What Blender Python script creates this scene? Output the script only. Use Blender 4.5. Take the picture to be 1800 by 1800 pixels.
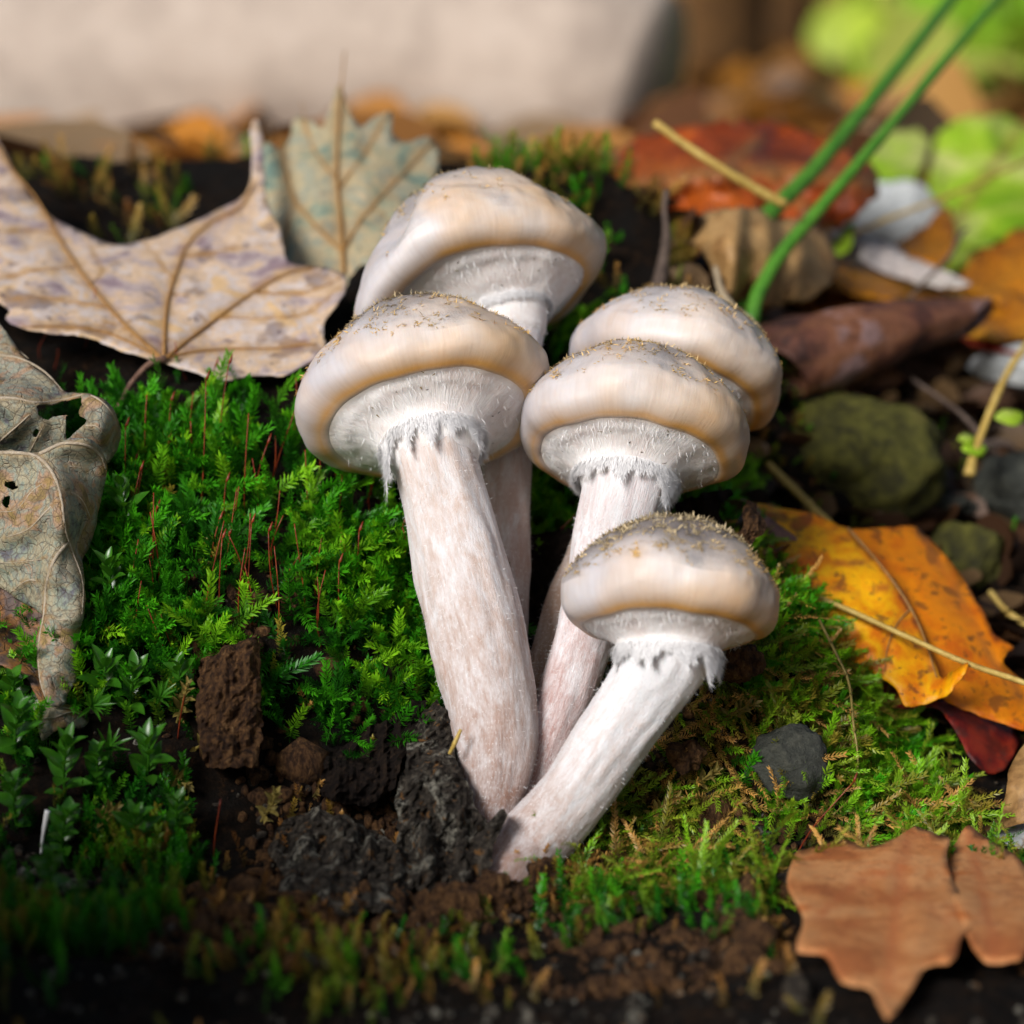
import bpy, math, random
import numpy as np
from mathutils import Vector, Matrix
from mathutils.geometry import delaunay_2d_cdt

for o in list(bpy.data.objects):
    bpy.data.objects.remove(o)
SC = bpy.context.scene
COL = SC.collection
CM = 0.01                      # the scene is laid out in centimetres and built in metres

# ------------------------------------------------------------------ camera
PITCH = math.radians(10.0)
CAM_D = 50.0                   # lens to the mushroom cluster, cm
cp, sp = math.cos(PITCH), math.sin(PITCH)
V_ = np.array([0, cp, -sp]); U_ = np.array([0, sp, cp]); R_ = np.array([1.0, 0, 0])
CAMPOS = -CAM_D * V_
cam_d = bpy.data.cameras.new('camera'); cam = bpy.data.objects.new('camera', cam_d); COL.objects.link(cam)
cam_d.lens = 100; cam_d.sensor_width = 36; cam_d.clip_start = 0.01; cam_d.clip_end = 500
cam.location = Vector(CAMPOS * CM); cam.rotation_euler = (math.pi / 2 - PITCH, 0, 0)
cam_d.dof.use_dof = True; cam_d.dof.focus_distance = (CAM_D - 0.3) * CM; cam_d.dof.aperture_fstop = 12.5
cam_d.dof.aperture_blades = 0
SC.camera = cam

# ------------------------------------------------------------------ sky, sun, exposure
SUN_DIR = np.array([-0.46, -0.74, 0.49]); SUN_DIR = SUN_DIR / np.linalg.norm(SUN_DIR)
world = bpy.data.worlds.new('World'); SC.world = world; world.use_nodes = True
wn = world.node_tree
sky = wn.nodes.new('ShaderNodeTexSky'); sky.sky_type = 'NISHITA'; sky.sun_disc = False
sky.sun_elevation = math.asin(SUN_DIR[2]); sky.sun_rotation = math.atan2(SUN_DIR[0], SUN_DIR[1])
sky.air_density = 1.0; sky.dust_density = 3.0; sky.ozone_density = 0.6
bg = wn.nodes['Background']; bg.inputs['Strength'].default_value = 0.05
wn.links.new(sky.outputs[0], bg.inputs[0])
sun_d = bpy.data.lights.new('sun', 'SUN'); sun_d.energy = 3.0; sun_d.angle = math.radians(20)
sun_d.color = (1.0, 0.985, 0.97)
sun = bpy.data.objects.new('sun', sun_d); COL.objects.link(sun)
sun.rotation_euler = Vector(-SUN_DIR).to_track_quat('-Z', 'Y').to_euler()
SC.view_settings.view_transform = 'Standard'; SC.view_settings.look = 'None'
SC.view_settings.gamma = 1.0; SC.view_settings.exposure = 0.40
SC.render.engine = 'CYCLES'; SC.cycles.use_denoising = True; SC.cycles.max_bounces = 5; SC.cycles.diffuse_bounces = 3; SC.cycles.glossy_bounces = 2
SC.cycles.use_adaptive_sampling = True; SC.cycles.adaptive_threshold = 0.02
SC.cycles.transparent_max_bounces = 6

# ------------------------------------------------------------------ helpers
rng = np.random.default_rng(11)
random.seed(5)

def P(px, py, d):
    """point (cm) seen at pixel px,py of the 1800 px photograph, d cm behind the cluster plane"""
    px = np.asarray(px, float); py = np.asarray(py, float); d = np.asarray(d, float)
    s = (CAM_D + d)[..., None]
    return CAMPOS + s * (V_ + R_ * ((px - 900) / 5000)[..., None] + U_ * ((900 - py) / 5000)[..., None])

def camvec(r, u, v):
    w = r * R_ + u * U_ + v * V_
    return w / np.linalg.norm(w)

def _hash(ix, iy, iz, seed):
    h = (ix.astype(np.int64) * 374761393 + iy.astype(np.int64) * 668265263 + iz.astype(np.int64) * 2147483647 + seed * 1274126177) & 0xffffffff
    h = ((h ^ (h >> 13)) * 1274126177) & 0xffffffff
    h = ((h ^ (h >> 16)) * 2246822519) & 0xffffffff
    return ((h ^ (h >> 15)) & 0xffffff) / float(0xffffff)

def vnoise(p, seed=0):
    p = np.asarray(p, float)
    i = np.floor(p).astype(np.int64); f = p - i; f = f * f * (3 - 2 * f)
    r = 0
    for dx in (0, 1):
        for dy in (0, 1):
            for dz in (0, 1):
                w = (f[..., 0] if dx else 1 - f[..., 0]) * (f[..., 1] if dy else 1 - f[..., 1]) * (f[..., 2] if dz else 1 - f[..., 2])
                r = r + w * _hash(i[..., 0] + dx, i[..., 1] + dy, i[..., 2] + dz, seed)
    return r * 2 - 1

def fbm(p, freq=1.0, oct=4, seed=0):
    p = np.asarray(p, float) * freq; a = 1.0; r = 0
    for k in range(oct):
        r = r + a * vnoise(p + 17.3 * k, seed + k); p = p * 2.03; a *= 0.5
    return r

def crom(pts, n, closed=False):
    """n points along a Catmull-Rom curve"""
    p = np.asarray(pts, float); m = len(p)
    if closed:
        q = np.vstack([p[-1], p, p[0], p[1]]); segs = m
    else:
        q = np.vstack([2 * p[0] - p[1], p, 2 * p[-1] - p[-2]]); segs = m - 1
    t = np.linspace(0, segs, n, endpoint=not closed)
    i = np.minimum(t.astype(int), segs - 1); f = (t - i)[:, None]
    a, b, c, d = q[i], q[i + 1], q[i + 2], q[i + 3]
    return 0.5 * (2 * b + (c - a) * f + (2 * a - 5 * b + 4 * c - d) * f ** 2 + (3 * b - a - 3 * c + d) * f ** 3)

def thing(name, label, cat, base, group=None):
    o = bpy.data.objects.new(name, None); COL.objects.link(o)
    o.empty_display_size = 0.005
    o.location = Vector(np.asarray(base) * CM)
    o['label'] = label; o['category'] = cat
    if group: o['group'] = group
    return o

def base_of(o):
    return np.array(o.location) / CM if o is not None else np.zeros(3)

def mk(name, v, f, mat, parent=None, root=None, attrs=None, smooth=True, kind=None):
    """one mesh object. v in world cm. parent: thing or part. root: the thing the coordinates hang on"""
    v = np.asarray(v, float)
    root = root or parent
    off = base_of(root) if root is not None else np.zeros(3)
    me = bpy.data.meshes.new(name)
    vv = ((v - off) * CM).astype(np.float32)
    if isinstance(f, np.ndarray):
        k = f.shape[1]; nf = len(f)
        me.vertices.add(len(vv)); me.vertices.foreach_set('co', vv.ravel())
        me.loops.add(nf * k); me.loops.foreach_set('vertex_index', f.astype(np.int32).ravel())
        me.polygons.add(nf); me.polygons.foreach_set('loop_start', np.arange(0, nf * k, k, dtype=np.int32))
        me.update(calc_edges=True)
    else:
        me.from_pydata(vv.tolist(), [], f)
    if smooth:
        me.polygons.foreach_set('use_smooth', np.ones(len(me.polygons), bool))
    for k, a in (attrs or {}).items():
        a = np.asarray(a, np.float32)
        if a.ndim == 1:
            at = me.attributes.new(k, 'FLOAT', 'POINT'); at.data.foreach_set('value', a)
        elif a.shape[1] == 3:
            at = me.attributes.new(k, 'FLOAT_VECTOR', 'POINT'); at.data.foreach_set('vector', a.ravel())
    me.update()
    if mat: me.materials.append(mat)
    o = bpy.data.objects.new(name, me); COL.objects.link(o)
    if parent is not None: o.parent = parent
    if kind: o['kind'] = kind
    return o

def grid_faces(nu, nv, wrap_u=False):
    """quads of a grid laid out [v][u]"""
    uu = nu if wrap_u else nu - 1
    j, i = np.meshgrid(np.arange(nv - 1), np.arange(uu), indexing='ij')
    i2 = (i + 1) % nu
    return np.stack([j * nu + i, j * nu + i2, (j + 1) * nu + i2, (j + 1) * nu + i], -1).reshape(-1, 4)

def frames(path):
    t = np.gradient(path, axis=0); t /= np.linalg.norm(t, axis=1)[:, None] + 1e-9
    n = np.zeros_like(t); up = np.array([0, -1.0, 0.2])
    a = np.cross(t[0], up); 
    if np.linalg.norm(a) < 1e-3: a = np.cross(t[0], [1.0, 0, 0])
    n[0] = a / np.linalg.norm(a)
    for k in range(1, len(t)):
        q = n[k - 1] - t[k] * np.dot(n[k - 1], t[k]); n[k] = q / (np.linalg.norm(q) + 1e-9)
    return t, n, np.cross(t, n)

def tube(path, rad, seg=10, cap=True, lump=0.0, freq=1.0, seed=0, flat=1.0):
    """returns verts, faces(list) of a tapered tube; path (n,3) cm"""
    path = np.asarray(path, float); n = len(path)
    rad = np.interp(np.linspace(0, 1, n), np.linspace(0, 1, len(rad)), rad) if np.ndim(rad) else np.full(n, rad)
    t, a, b = frames(path)
    ph = np.linspace(0, 2 * np.pi, seg, endpoint=False)
    ring = (np.cos(ph)[None, :, None] * a[:, None, :] + flat * np.sin(ph)[None, :, None] * b[:, None, :])
    v = path[:, None, :] + ring * rad[:, None, None]
    if lump:
        v = v + ring * (fbm(v, freq, 4, seed) * lump)[..., None] * rad[:, None, None]
    v = v.reshape(-1, 3)
    f = [list(q) for q in grid_faces(seg, n, True)]
    if cap:
        f.append(list(range(seg))[::-1]); f.append(list(range((n - 1) * seg, n * seg)))
    return v, f

def px_path(pts, n=16):
    """pts of (px,py,d) -> smooth world path"""
    q = crom(pts, n)
    return P(q[:, 0], q[:, 1], q[:, 2])

def join(parts):
    vs, fs, o = [], [], 0
    for v, f in parts:
        vs.append(v); fs += [[i + o for i in q] for q in f]; o += len(v)
    return np.vstack(vs), fs

# ------------------------------------------------------------------ materials
class Mat:
    def __init__(s, name):
        s.m = bpy.data.materials.new(name); s.m.use_nodes = True
        s.nt = s.m.node_tree; s.b = s.nt.nodes['Principled BSDF']; s.out = s.nt.nodes['Material Output']
    def n(s, t, **k):
        x = s.nt.nodes.new(t)
        for a, b in k.items(): setattr(x, a, b)
        return x
    def l(s, a, b): s.nt.links.new(a, b)
    def val(s, sock, v):
        if hasattr(v, 'links') or hasattr(v, 'is_output'): s.l(v, sock)
        else: sock.default_value = v
    def attr(s, name, out='Vector'):
        a = s.n('ShaderNodeAttribute'); a.attribute_name = name; return a.outputs[out]
    def obj(s):
        return s.n('ShaderNodeTexCoord').outputs['Object']
    def geo(s):
        return s.n('ShaderNodeNewGeometry').outputs['Position']
    def scale(s, v, sc):
        m = s.n('ShaderNodeMapping'); s.l(v, m.inputs[0])
        m.inputs['Scale'].default_value = sc if hasattr(sc, '__len__') else (sc, sc, sc); return m.outputs[0]
    def noise(s, v, sc=5, det=5, rough=0.6, dist=0.0, out='Fac'):
        x = s.n('ShaderNodeTexNoise'); s.l(v, x.inputs['Vector']); x.inputs['Scale'].default_value = sc
        x.inputs['Detail'].default_value = det; x.inputs['Roughness'].default_value = rough; x.inputs['Distortion'].default_value = dist
        return x.outputs[out]
    def voro(s, v, sc=5, feat='DISTANCE_TO_EDGE', rnd=1.0, out='Distance'):
        x = s.n('ShaderNodeTexVoronoi'); x.feature = feat; s.l(v, x.inputs['Vector']); x.inputs['Scale'].default_value = sc
        x.inputs['Randomness'].default_value = rnd
        return x.outputs[out]
    def ramp(s, f, lo, hi, a=0.0, b=1.0, smooth=True):
        x = s.n('ShaderNodeMapRange'); x.interpolation_type = 'SMOOTHSTEP' if smooth else 'LINEAR'
        s.l(f, x.inputs['Value']); x.inputs[1].default_value = lo; x.inputs[2].default_value = hi; x.inputs[3].default_value = a; x.inputs[4].default_value = b
        return x.outputs[0]
    def math(s, op, a, b=0.0, clamp=False):
        x = s.n('ShaderNodeMath', operation=op, use_clamp=clamp); s.val(x.inputs[0], a); s.val(x.inputs[1], b); return x.outputs[0]
    def mix(s, f, a, b, blend='MIX'):
        x = s.n('ShaderNodeMix'); x.data_type = 'RGBA'; x.blend_type = blend
        s.val(x.inputs['Factor'], f)
        for sock, v in ((x.inputs['A'], a), (x.inputs['B'], b)):
            if isinstance(v, tuple): sock.default_value = (*v[:3], 1)
            else: s.l(v, sock)
        return x.outputs['Result']
    def cramp(s, f, stops):
        x = s.n('ShaderNodeValToRGB'); s.l(f, x.inputs[0]); e = x.color_ramp.elements
        while len(e) < len(stops): e.new(0.5)
        for k, (p, c) in enumerate(stops): e[k].position = p; e[k].color = (*c, 1)
        return x.outputs[0]
    def bump(s, h, strength=0.5, dist=0.0005, normal=None):
        x = s.n('ShaderNodeBump'); x.inputs['Strength'].default_value = strength; x.inputs['Distance'].default_value = dist
        s.l(h, x.inputs['Height'])
        if normal is not None: s.l(normal, x.inputs['Normal'])
        return x.outputs[0]
    def done(s, color=None, rough=0.6, spec=0.5, normal=None, sss=0.0, sssr=(1, 0.6, 0.4), sssc=0.002, trans=0.0, tcol=None, coat=0.0, sheen=0.0):
        b = s.b
        if color is not None:
            if isinstance(color, tuple): b.inputs['Base Color'].default_value = (*color, 1)
            else: s.l(color, b.inputs['Base Color'])
        s.val(b.inputs['Roughness'], rough); b.inputs['Specular IOR Level'].default_value = spec
        if normal is not None: s.l(normal, b.inputs['Normal'])
        if sss:
            b.inputs['Subsurface Weight'].default_value = sss; b.inputs['Subsurface Radius'].default_value = sssr
            b.inputs['Subsurface Scale'].default_value = sssc
        if sheen: b.inputs['Sheen Weight'].default_value = sheen
        if trans:
            t = s.n('ShaderNodeBsdfTranslucent'); x = s.n('ShaderNodeMixShader'); x.inputs[0].default_value = trans
            c = tcol if tcol is not None else color
            if isinstance(c, tuple): t.inputs[0].default_value = (*c, 1)
            else: s.l(c, t.inputs[0])
            if normal is not None: s.l(normal, t.inputs['Normal'])
            s.l(b.outputs[0], x.inputs[1]); s.l(t.outputs[0], x.inputs[2]); s.l(x.outputs[0], s.out.inputs[0])
        return s.m

# ------------------------------------------------------------------ the ground
ANCH = [(-600,1800,-10),(0,1800,-10),(450,1800,-10),(900,1800,-9.5),(1350,1800,-10),(1800,1800,-10),(2400,1800,-10),
 (-400,1500,-3),(0,1500,-3),(300,1500,-2.4),(600,1500,-1.9),(760,1540,-2.2),(900,1600,-3.4),(1150,1500,-1.2),(1350,1500,-1.1),(1600,1500,-.6),(1800,1500,.3),(2200,1500,.3),
 (-400,1250,-1),(0,1250,-1),(300,1280,-.8),(500,1280,-.5),(750,1280,.4),(900,1300,.9),(1050,1300,.8),(1200,1300,.4),(1350,1280,.3),(1440,1300,.8),
 (1500,1370,1.6),(1580,1380,3.0),(1800,1380,3.5),(2200,1380,3.5),
 (1250,1130,1.3),(1340,1085,1.8),(1395,1095,2.2),(1470,1200,1.9),(1550,1250,5),(1480,1100,6),(1250,900,5),(1200,800,9),(1400,950,8),(1600,950,10),(1800,1000,9.5),
 (1700,1180,6.5),(1800,1220,6.3),(2200,1100,8),(1800,700,20),(1500,650,20),(1300,560,21),(1500,480,30),(1800,480,30),(2300,700,20),
 (-400,1000,1.5),(0,1000,1.5),(350,1000,1.3),(650,1000,2),(800,1000,3.0),(950,1050,4),(975,905,4.4),(1010,900,4.8),(850,850,5),(950,700,8),
 (-400,800,3.2),(0,800,3.2),(350,800,2.9),(600,800,3.5),(-400,680,5.5),(0,680,5.5),(200,680,4.8),(400,680,4.5),(600,660,5.2),
 (-300,540,9),(100,540,9),(350,520,9),(600,520,8.5),(300,420,13),(150,400,13.5),(-300,380,13),(550,420,12),
 (-300,250,17),(100,260,19),(350,280,19),(600,260,16),(850,250,14),(1000,290,12.5),(1090,300,12),(1135,340,12),(1125,450,10),(1080,560,9),(1000,600,8.6),
 (1215,540,17)]
A = np.array(ANCH, float); AW = P(A[:, 0], A[:, 1], A[:, 2])
far = [(x, y, z) for x in (-32, -18, -6, 6, 18, 32) for (y, z) in ((-34, -6.4), (-18, -5.9), (36, 1.6), (64, 1.9))]
far += [(x, y, z) for x in (-32, 32) for (y, z) in ((0, -4.5), (12, -1), (22, 0.5))]
far += [(x, 27, 1.6) for x in (-16, -9, -2)]
AW = np.vstack([AW, np.array(far, float)])
GX0, GX1, GY0, GY1, GS = -30.0, 30.0, -32.0, 60.0, 0.2
gnx, gny = int((GX1 - GX0) / GS) + 1, int((GY1 - GY0) / GS) + 1
HG = np.full((gny, gnx), -5.0)
vc, ec, fc, ov, oe, of = delaunay_2d_cdt([Vector((p[0], p[1])) for p in AW], [], [], 0, 1e-5)
zz = np.array([np.mean(AW[list(o), 2]) if len(o) else 0.0 for o in ov])
vc = np.array([(p[0], p[1]) for p in vc])
for tri in fc:
    a, b, c = [vc[i] for i in tri]; za, zb, zc = [zz[i] for i in tri]
    x0, x1 = max(0, int((min(a[0], b[0], c[0]) - GX0) / GS)), min(gnx - 1, int((max(a[0], b[0], c[0]) - GX0) / GS) + 1)
    y0, y1 = max(0, int((min(a[1], b[1], c[1]) - GY0) / GS)), min(gny - 1, int((max(a[1], b[1], c[1]) - GY0) / GS) + 1)
    if x1 < x0 or y1 < y0: continue
    X, Y = np.meshgrid(GX0 + GS * np.arange(x0, x1 + 1), GY0 + GS * np.arange(y0, y1 + 1))
    den = (b[1] - c[1]) * (a[0] - c[0]) + (c[0] - b[0]) * (a[1] - c[1])
    if abs(den) < 1e-9: continue
    l1 = ((b[1] - c[1]) * (X - c[0]) + (c[0] - b[0]) * (Y - c[1])) / den
    l2 = ((c[1] - a[1]) * (X - c[0]) + (a[0] - c[0]) * (Y - c[1])) / den
    l3 = 1 - l1 - l2; m = (l1 >= -1e-6) & (l2 >= -1e-6) & (l3 >= -1e-6)
    sub = HG[y0:y1 + 1, x0:x1 + 1]; sub[m] = (l1 * za + l2 * zb + l3 * zc)[m]
ker = np.exp(-0.5 * (np.arange(-8, 9) / 2.4) ** 2); ker /= ker.sum()
HP = np.pad(HG, 8, mode='edge')
HP = np.apply_along_axis(lambda r: np.convolve(r, ker, 'valid'), 1, HP)
HG = np.apply_along_axis(lambda r: np.convolve(r, ker, 'valid'), 0, HP)

def smoothstep(a, b, x):
    t = np.clip((np.asarray(x, float) - a) / (b - a), 0, 1); return t * t * (3 - 2 * t)

def ground_z(x, y, fine=True):
    x = np.asarray(x, float); y = np.asarray(y, float)
    gx = np.clip((x - GX0) / GS, 0, gnx - 1.001); gy = np.clip((y - GY0) / GS, 0, gny - 1.001)
    i = gx.astype(int); j = gy.astype(int); fx = gx - i; fy = gy - j
    z = HG[j, i] * (1 - fx) * (1 - fy) + HG[j, i + 1] * fx * (1 - fy) + HG[j + 1, i] * (1 - fx) * fy + HG[j + 1, i + 1] * fx * fy
    p = np.stack([x, y, np.zeros_like(x)], -1)
    z = z + 0.22 * fbm(p, 0.45, 3, 3)
    if fine:
        z = z + 0.10 * fbm(p, 1.9, 3, 9)
    r = np.hypot(x, y)
    z = z + smoothstep(150, 1500, r) * 6 * fbm(p, 0.004, 3, 5)
    return z

def ground_n(x, y, e=0.3):
    zx = (ground_z(x + e, y, False) - ground_z(x - e, y, False)) / (2 * e)
    zy = (ground_z(x, y + e, False) - ground_z(x, y - e, False)) / (2 * e)
    n = np.stack([-zx, -zy, np.ones_like(zx)], -1)
    return n / np.linalg.norm(n, axis=-1)[..., None]

def axis(lo, hi, step, lo_far, hi_far):
    c = list(np.arange(lo, hi + 1e-6, step)); s = step; a = hi
    while a < hi_far: s *= 1.22; a += s; c.append(a)
    s = step; a = lo
    while a > lo_far: s *= 1.22; a -= s; c.insert(0, a)
    return np.array(c)

GXc = axis(-12.5, 12.5, 0.11, -4000, 4000); GYc = axis(-11, 24, 0.12, -4000, 4000)
XX, YY = np.meshgrid(GXc, GYc)
gp = np.stack([XX, YY, np.zeros_like(XX)], -1)
ZZ = ground_z(XX, YY) + 0.045 * fbm(gp, 6.0, 2, 21) * (np.hypot(XX, YY) < 30)
gv = np.stack([XX, YY, ZZ], -1).reshape(-1, 3)

m = Mat('rotten_soil')
g = m.scale(m.geo(), 100)
n1 = m.noise(g, 0.9, 6, 0.62); n2 = m.noise(g, 5.0, 8, 0.7); n3 = m.noise(g, 22, 6, 0.7)
c = m.cramp(n2, [(0.34, (0.004, 0.003, 0.0022)), (0.54, (0.014, 0.008, 0.0045)), (0.68, (0.055, 0.026, 0.010)), (0.82, (0.16, 0.085, 0.035))])
c = m.mix(m.ramp(n1, 0.45, 0.65), c, m.cramp(n3, [(0.35, (0.004, 0.004, 0.004)), (0.62, (0.016, 0.013, 0.011)), (0.85, (0.09, 0.075, 0.06))]))
h = m.math('ADD', m.math('MULTIPLY', n2, 1.6), n3)
MAT_SOIL = m.done(c, 0.85, 0.12, m.bump(h, 1.0, 0.0016))
gr = mk('ground', gv, grid_faces(len(GXc), len(GYc)), MAT_SOIL, kind='structure')

# ------------------------------------------------------------------ moss
def frond_template(L, npair, ll, lw, droop, up=0.35, rows=3, seed=0, taper=0.6, ang=0.9):
    r = np.random.default_rng(seed); V = []; F = []; T = []
    def stem(t):
        return np.array([L * t, 0.06 * L * math.sin(3 * t + seed), L * (0.30 * t - droop * t * t)])
    ts = np.linspace(0, 1, 6); o = 0
    for k, t in enumerate(ts):
        p = stem(t); w = 0.010 * (1.3 - t)
        V += [p + [0, w, 0], p - [0, w, 0]]; T += [t, t]
    for k in range(5): F += [[2 * k, 2 * k + 1, 2 * k + 3], [2 * k, 2 * k + 3, 2 * k + 2]]
    for i in range(npair):
        t = 0.06 + 0.94 * (i + 0.5) / npair
        p = stem(t); tg = stem(min(1, t + .02)) - stem(t - .02); tg /= np.linalg.norm(tg)
        for row in range(rows):
            sgn = (1, -1, 0)[row % 3]
            side = np.array([0, sgn, 0.0]) if sgn else np.array([0, r.uniform(-.5, .5), .9])
            d = tg * (0.45 + 0.55 * t) + side * ang * (1.15 - 0.55 * t) + np.array([0, 0, up]) * r.uniform(-.3, 1.1) + r.normal(0, .12, 3)
            d /= np.linalg.norm(d)
            l = ll * (1 - taper * abs(t - 0.35) ** 1.3) * r.uniform(.75, 1.15); w = lw * r.uniform(.8, 1.2)
            nn = np.cross(d, [0, 0, 1.0]); nn /= np.linalg.norm(nn) + 1e-6
            b = len(V)
            V += [p, p + d * l * .45 + nn * w + np.array([0, 0, .15 * w]), p + d * l + np.array([0, 0, -.12 * l * r.uniform(-.6, 1.2)]), p + d * l * .45 - nn * w + np.array([0, 0, .15 * w])]
            T += [t, t, min(1, t + .35), t]
            F += [[b, b + 1, b + 2], [b, b + 2, b + 3]]
    return np.array(V), np.array(F), np.array(T)

def plant(pos, xdir, nrm, scale, temp, colour):
    """copies of a template: returns verts, tris, attrs"""
    V, F, T = temp; n = len(pos)
    x = xdir / np.linalg.norm(xdir, axis=1)[:, None]
    z = nrm - x * np.sum(nrm * x, 1)[:, None]; z /= np.linalg.norm(z, axis=1)[:, None] + 1e-9
    y = np.cross(z, x)
    v = V[None] * scale[:, None, None]
    w = v[..., 0:1] * x[:, None] + v[..., 1:2] * y[:, None] + v[..., 2:3] * z[:, None] + pos[:, None]
    f = (F[None] + (np.arange(n) * len(V))[:, None, None]).reshape(-1, 3)
    col = np.repeat(colour[:, None], len(V), 1)
    tt = np.repeat(T[None], n, 0)
    return w.reshape(-1, 3), f, col.reshape(-1, 3), tt.reshape(-1)

def moss_object(name, label, groups, mat):
    vs, fs, cs, ts, o = [], [], [], [], 0
    for (w, f, c_, t_) in groups:
        vs.append(w); fs.append(f + o); cs.append(c_); ts.append(t_); o += len(w)
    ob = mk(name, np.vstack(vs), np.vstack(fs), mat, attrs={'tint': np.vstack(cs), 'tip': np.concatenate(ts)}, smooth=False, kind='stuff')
    ob['label'] = label; ob['category'] = 'moss'
    return ob

m = Mat('moss_leaf')
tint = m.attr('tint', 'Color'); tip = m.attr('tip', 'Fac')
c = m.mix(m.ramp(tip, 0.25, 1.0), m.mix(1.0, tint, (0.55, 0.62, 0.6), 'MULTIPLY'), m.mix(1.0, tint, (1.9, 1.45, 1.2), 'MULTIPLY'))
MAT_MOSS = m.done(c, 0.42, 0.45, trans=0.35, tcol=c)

G_DEEP = np.array([0.010, 0.105, 0.005]); G_MID = np.array([0.035, 0.25, 0.006]); G_LIME = np.array([0.13, 0.38, 0.012])
G_OLIVE = np.array([0.15, 0.16, 0.022]); G_STRAW = np.array([0.34, 0.24, 0.075]); G_BROWN = np.array([0.16, 0.085, 0.022])

def palette(pos, cols, seed, freq=0.8, jit=0.25):
    n = len(pos); k = len(cols)
    t = np.clip(0.5 + 0.75 * fbm(pos, freq, 2, seed) + rng.normal(0, jit, n), 0, 0.999) * (k - 1)
    i = t.astype(int); f = (t - i)[:, None]; C = np.array(cols)
    return (C[i] * (1 - f) + C[i + 1] * f) * rng.uniform(.75, 1.25, (n, 1))

TEMPS_F = [frond_template(1.0, 22, .20, .017, .35, seed=s) for s in range(3)]
TEMPS_B = [frond_template(0.85, 17, .18, .019, .10, up=.8, rows=3, seed=s + 9, ang=1.1) for s in range(2)]
TEMPS_D = [frond_template(1.25, 22, .16, .018, .75, up=.2, seed=s + 20, ang=.7, taper=.4) for s in range(3)]
TEMPS_S = [frond_template(0.55, 11, .13, .017, .10, up=.9, seed=s + 30, ang=1.0) for s in range(2)]

NO_MOSS = [(-4.9, -2.0, .75), (-4.9, -2.9, .6), (-1.2, -3.2, .8), (-1.3, -4.2, .9), (-.6, -3.8, .8), (5.7, -5.4, 1.5), (5.7, -8.0, 1.9), (5.4, -10.2, 1.2), (8.0, -6.6, 1.5), (7.6, -4.9, .7), (4.9, -2.6, .7), (-3.4, -4.8, 1.2)]
def scatter(n, x0, x1, y0, y1, dens):
    x = rng.uniform(x0, x1, n); y = rng.uniform(y0, y1, n)
    keep = rng.uniform(0, 1, n) < dens(x, y)
    for (ex, ey, er) in NO_MOSS: keep &= np.hypot(x - ex, y - ey) > er
    x, y = x[keep], y[keep]
    return np.stack([x, y, ground_z(x, y)], 1)

def grow(pos, temps, lean, spread, sc, cols, seed, freq=.8, sink=.05, jit=.25):
    """fronds of several templates; lean: direction added to the ground normal"""
    out = []; n = len(pos); nr = ground_n(pos[:, 0], pos[:, 1])
    d = nr * 0.55 + np.asarray(lean) + rng.normal(0, spread, (n, 3))
    zn = nr + rng.normal(0, .35, (n, 3)) + np.array([0, -.35, .3])
    s = rng.uniform(sc[0], sc[1], n); col = palette(pos, cols, seed, freq, jit); pk = rng.integers(0, len(temps), n)
    for k, t in enumerate(temps):
        q = pk == k
        if q.any(): out.append(plant(pos[q] - nr[q] * sink, d[q], zn[q], s[q], t, col[q]))
    return out

def nz(x, y, f, s):
    return fbm(np.stack([x, y, 0 * x], -1), f, 3, s)

# the green slope left of the mushrooms
def d_left(x, y):
    edge = -1.3 + 0.5 * nz(x, y, .5, 40) + 0.5 * smoothstep(-5, -1.5, x)
    a = smoothstep(edge - .5, edge + .7, y) * (1 - smoothstep(4.3, 5.2, y + .35 * np.abs(x + 6)) * smoothstep(-2.4, -3.0, x)) * smoothstep(10.5, 7.5, y) * smoothstep(-.55, -1.15, x - 0.10 * y)
    return a * np.clip(0.75 + .8 * nz(x, y, .7, 41), .12, 1)
pos = scatter(9800, -13, 0, -4, 11, d_left)
gl = grow(pos, TEMPS_F, (0, -.42, .35), .42, (.6, 1.4), [G_DEEP, G_MID, G_DEEP, G_MID, G_MID, G_LIME], 50, .8, .05, .28)
pos = scatter(4200, -13, 0, -4, 11, d_left)
gl += grow(pos, TEMPS_B, (0, -.25, .6), .35, (.55, 1.05), [G_MID, G_DEEP, G_MID, G_LIME, G_OLIVE], 51, .8, .05, .2)
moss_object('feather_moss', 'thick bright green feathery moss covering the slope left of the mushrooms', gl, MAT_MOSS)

# lower left corner, darker and patchy over the soil
def d_low(x, y):
    return smoothstep(-4.6, -6.0, x) * smoothstep(-9.5, -7.5, y) * smoothstep(.3, -.8, y) * np.clip(.55 + 1.1 * nz(x, y, .6, 43), 0, 1)
pos = scatter(5200, -13, -4, -9, 0.5, d_low)
gl = grow(pos, TEMPS_B, (0, -.2, .7), .4, (.5, 1.0), [G_DEEP, G_DEEP, G_MID, G_OLIVE], 52)
def d_soil(x, y):
    return smoothstep(-5.2, -4.2, x) * smoothstep(4.8, 4.0, x) * smoothstep(-.5, -1.5, y) * smoothstep(-12, -6, y) * np.clip(.25 + 1.6 * nz(x, y, .9, 44), 0, .6)
pos = scatter(2600, -5.5, 5, -12, 0, d_soil)
gl += grow(pos, TEMPS_S, (0, -.2, .5), .5, (.5, 1.1), [G_DEEP, G_OLIVE, G_BROWN, G_STRAW], 53)
def d_front(x, y):
    return smoothstep(-2.0, -4.0, y) * np.clip(.35 + 1.5 * nz(x, y, .35, 45) - .25 * smoothstep(-5, 0, x), 0, .8)
pos = scatter(4200, -13, 13, -20, -3.5, d_front)
gl += grow(pos, TEMPS_S, (0, -.1, .7), .4, (.7, 1.5), [G_DEEP, G_MID, G_OLIVE, G_BROWN], 54)
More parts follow.
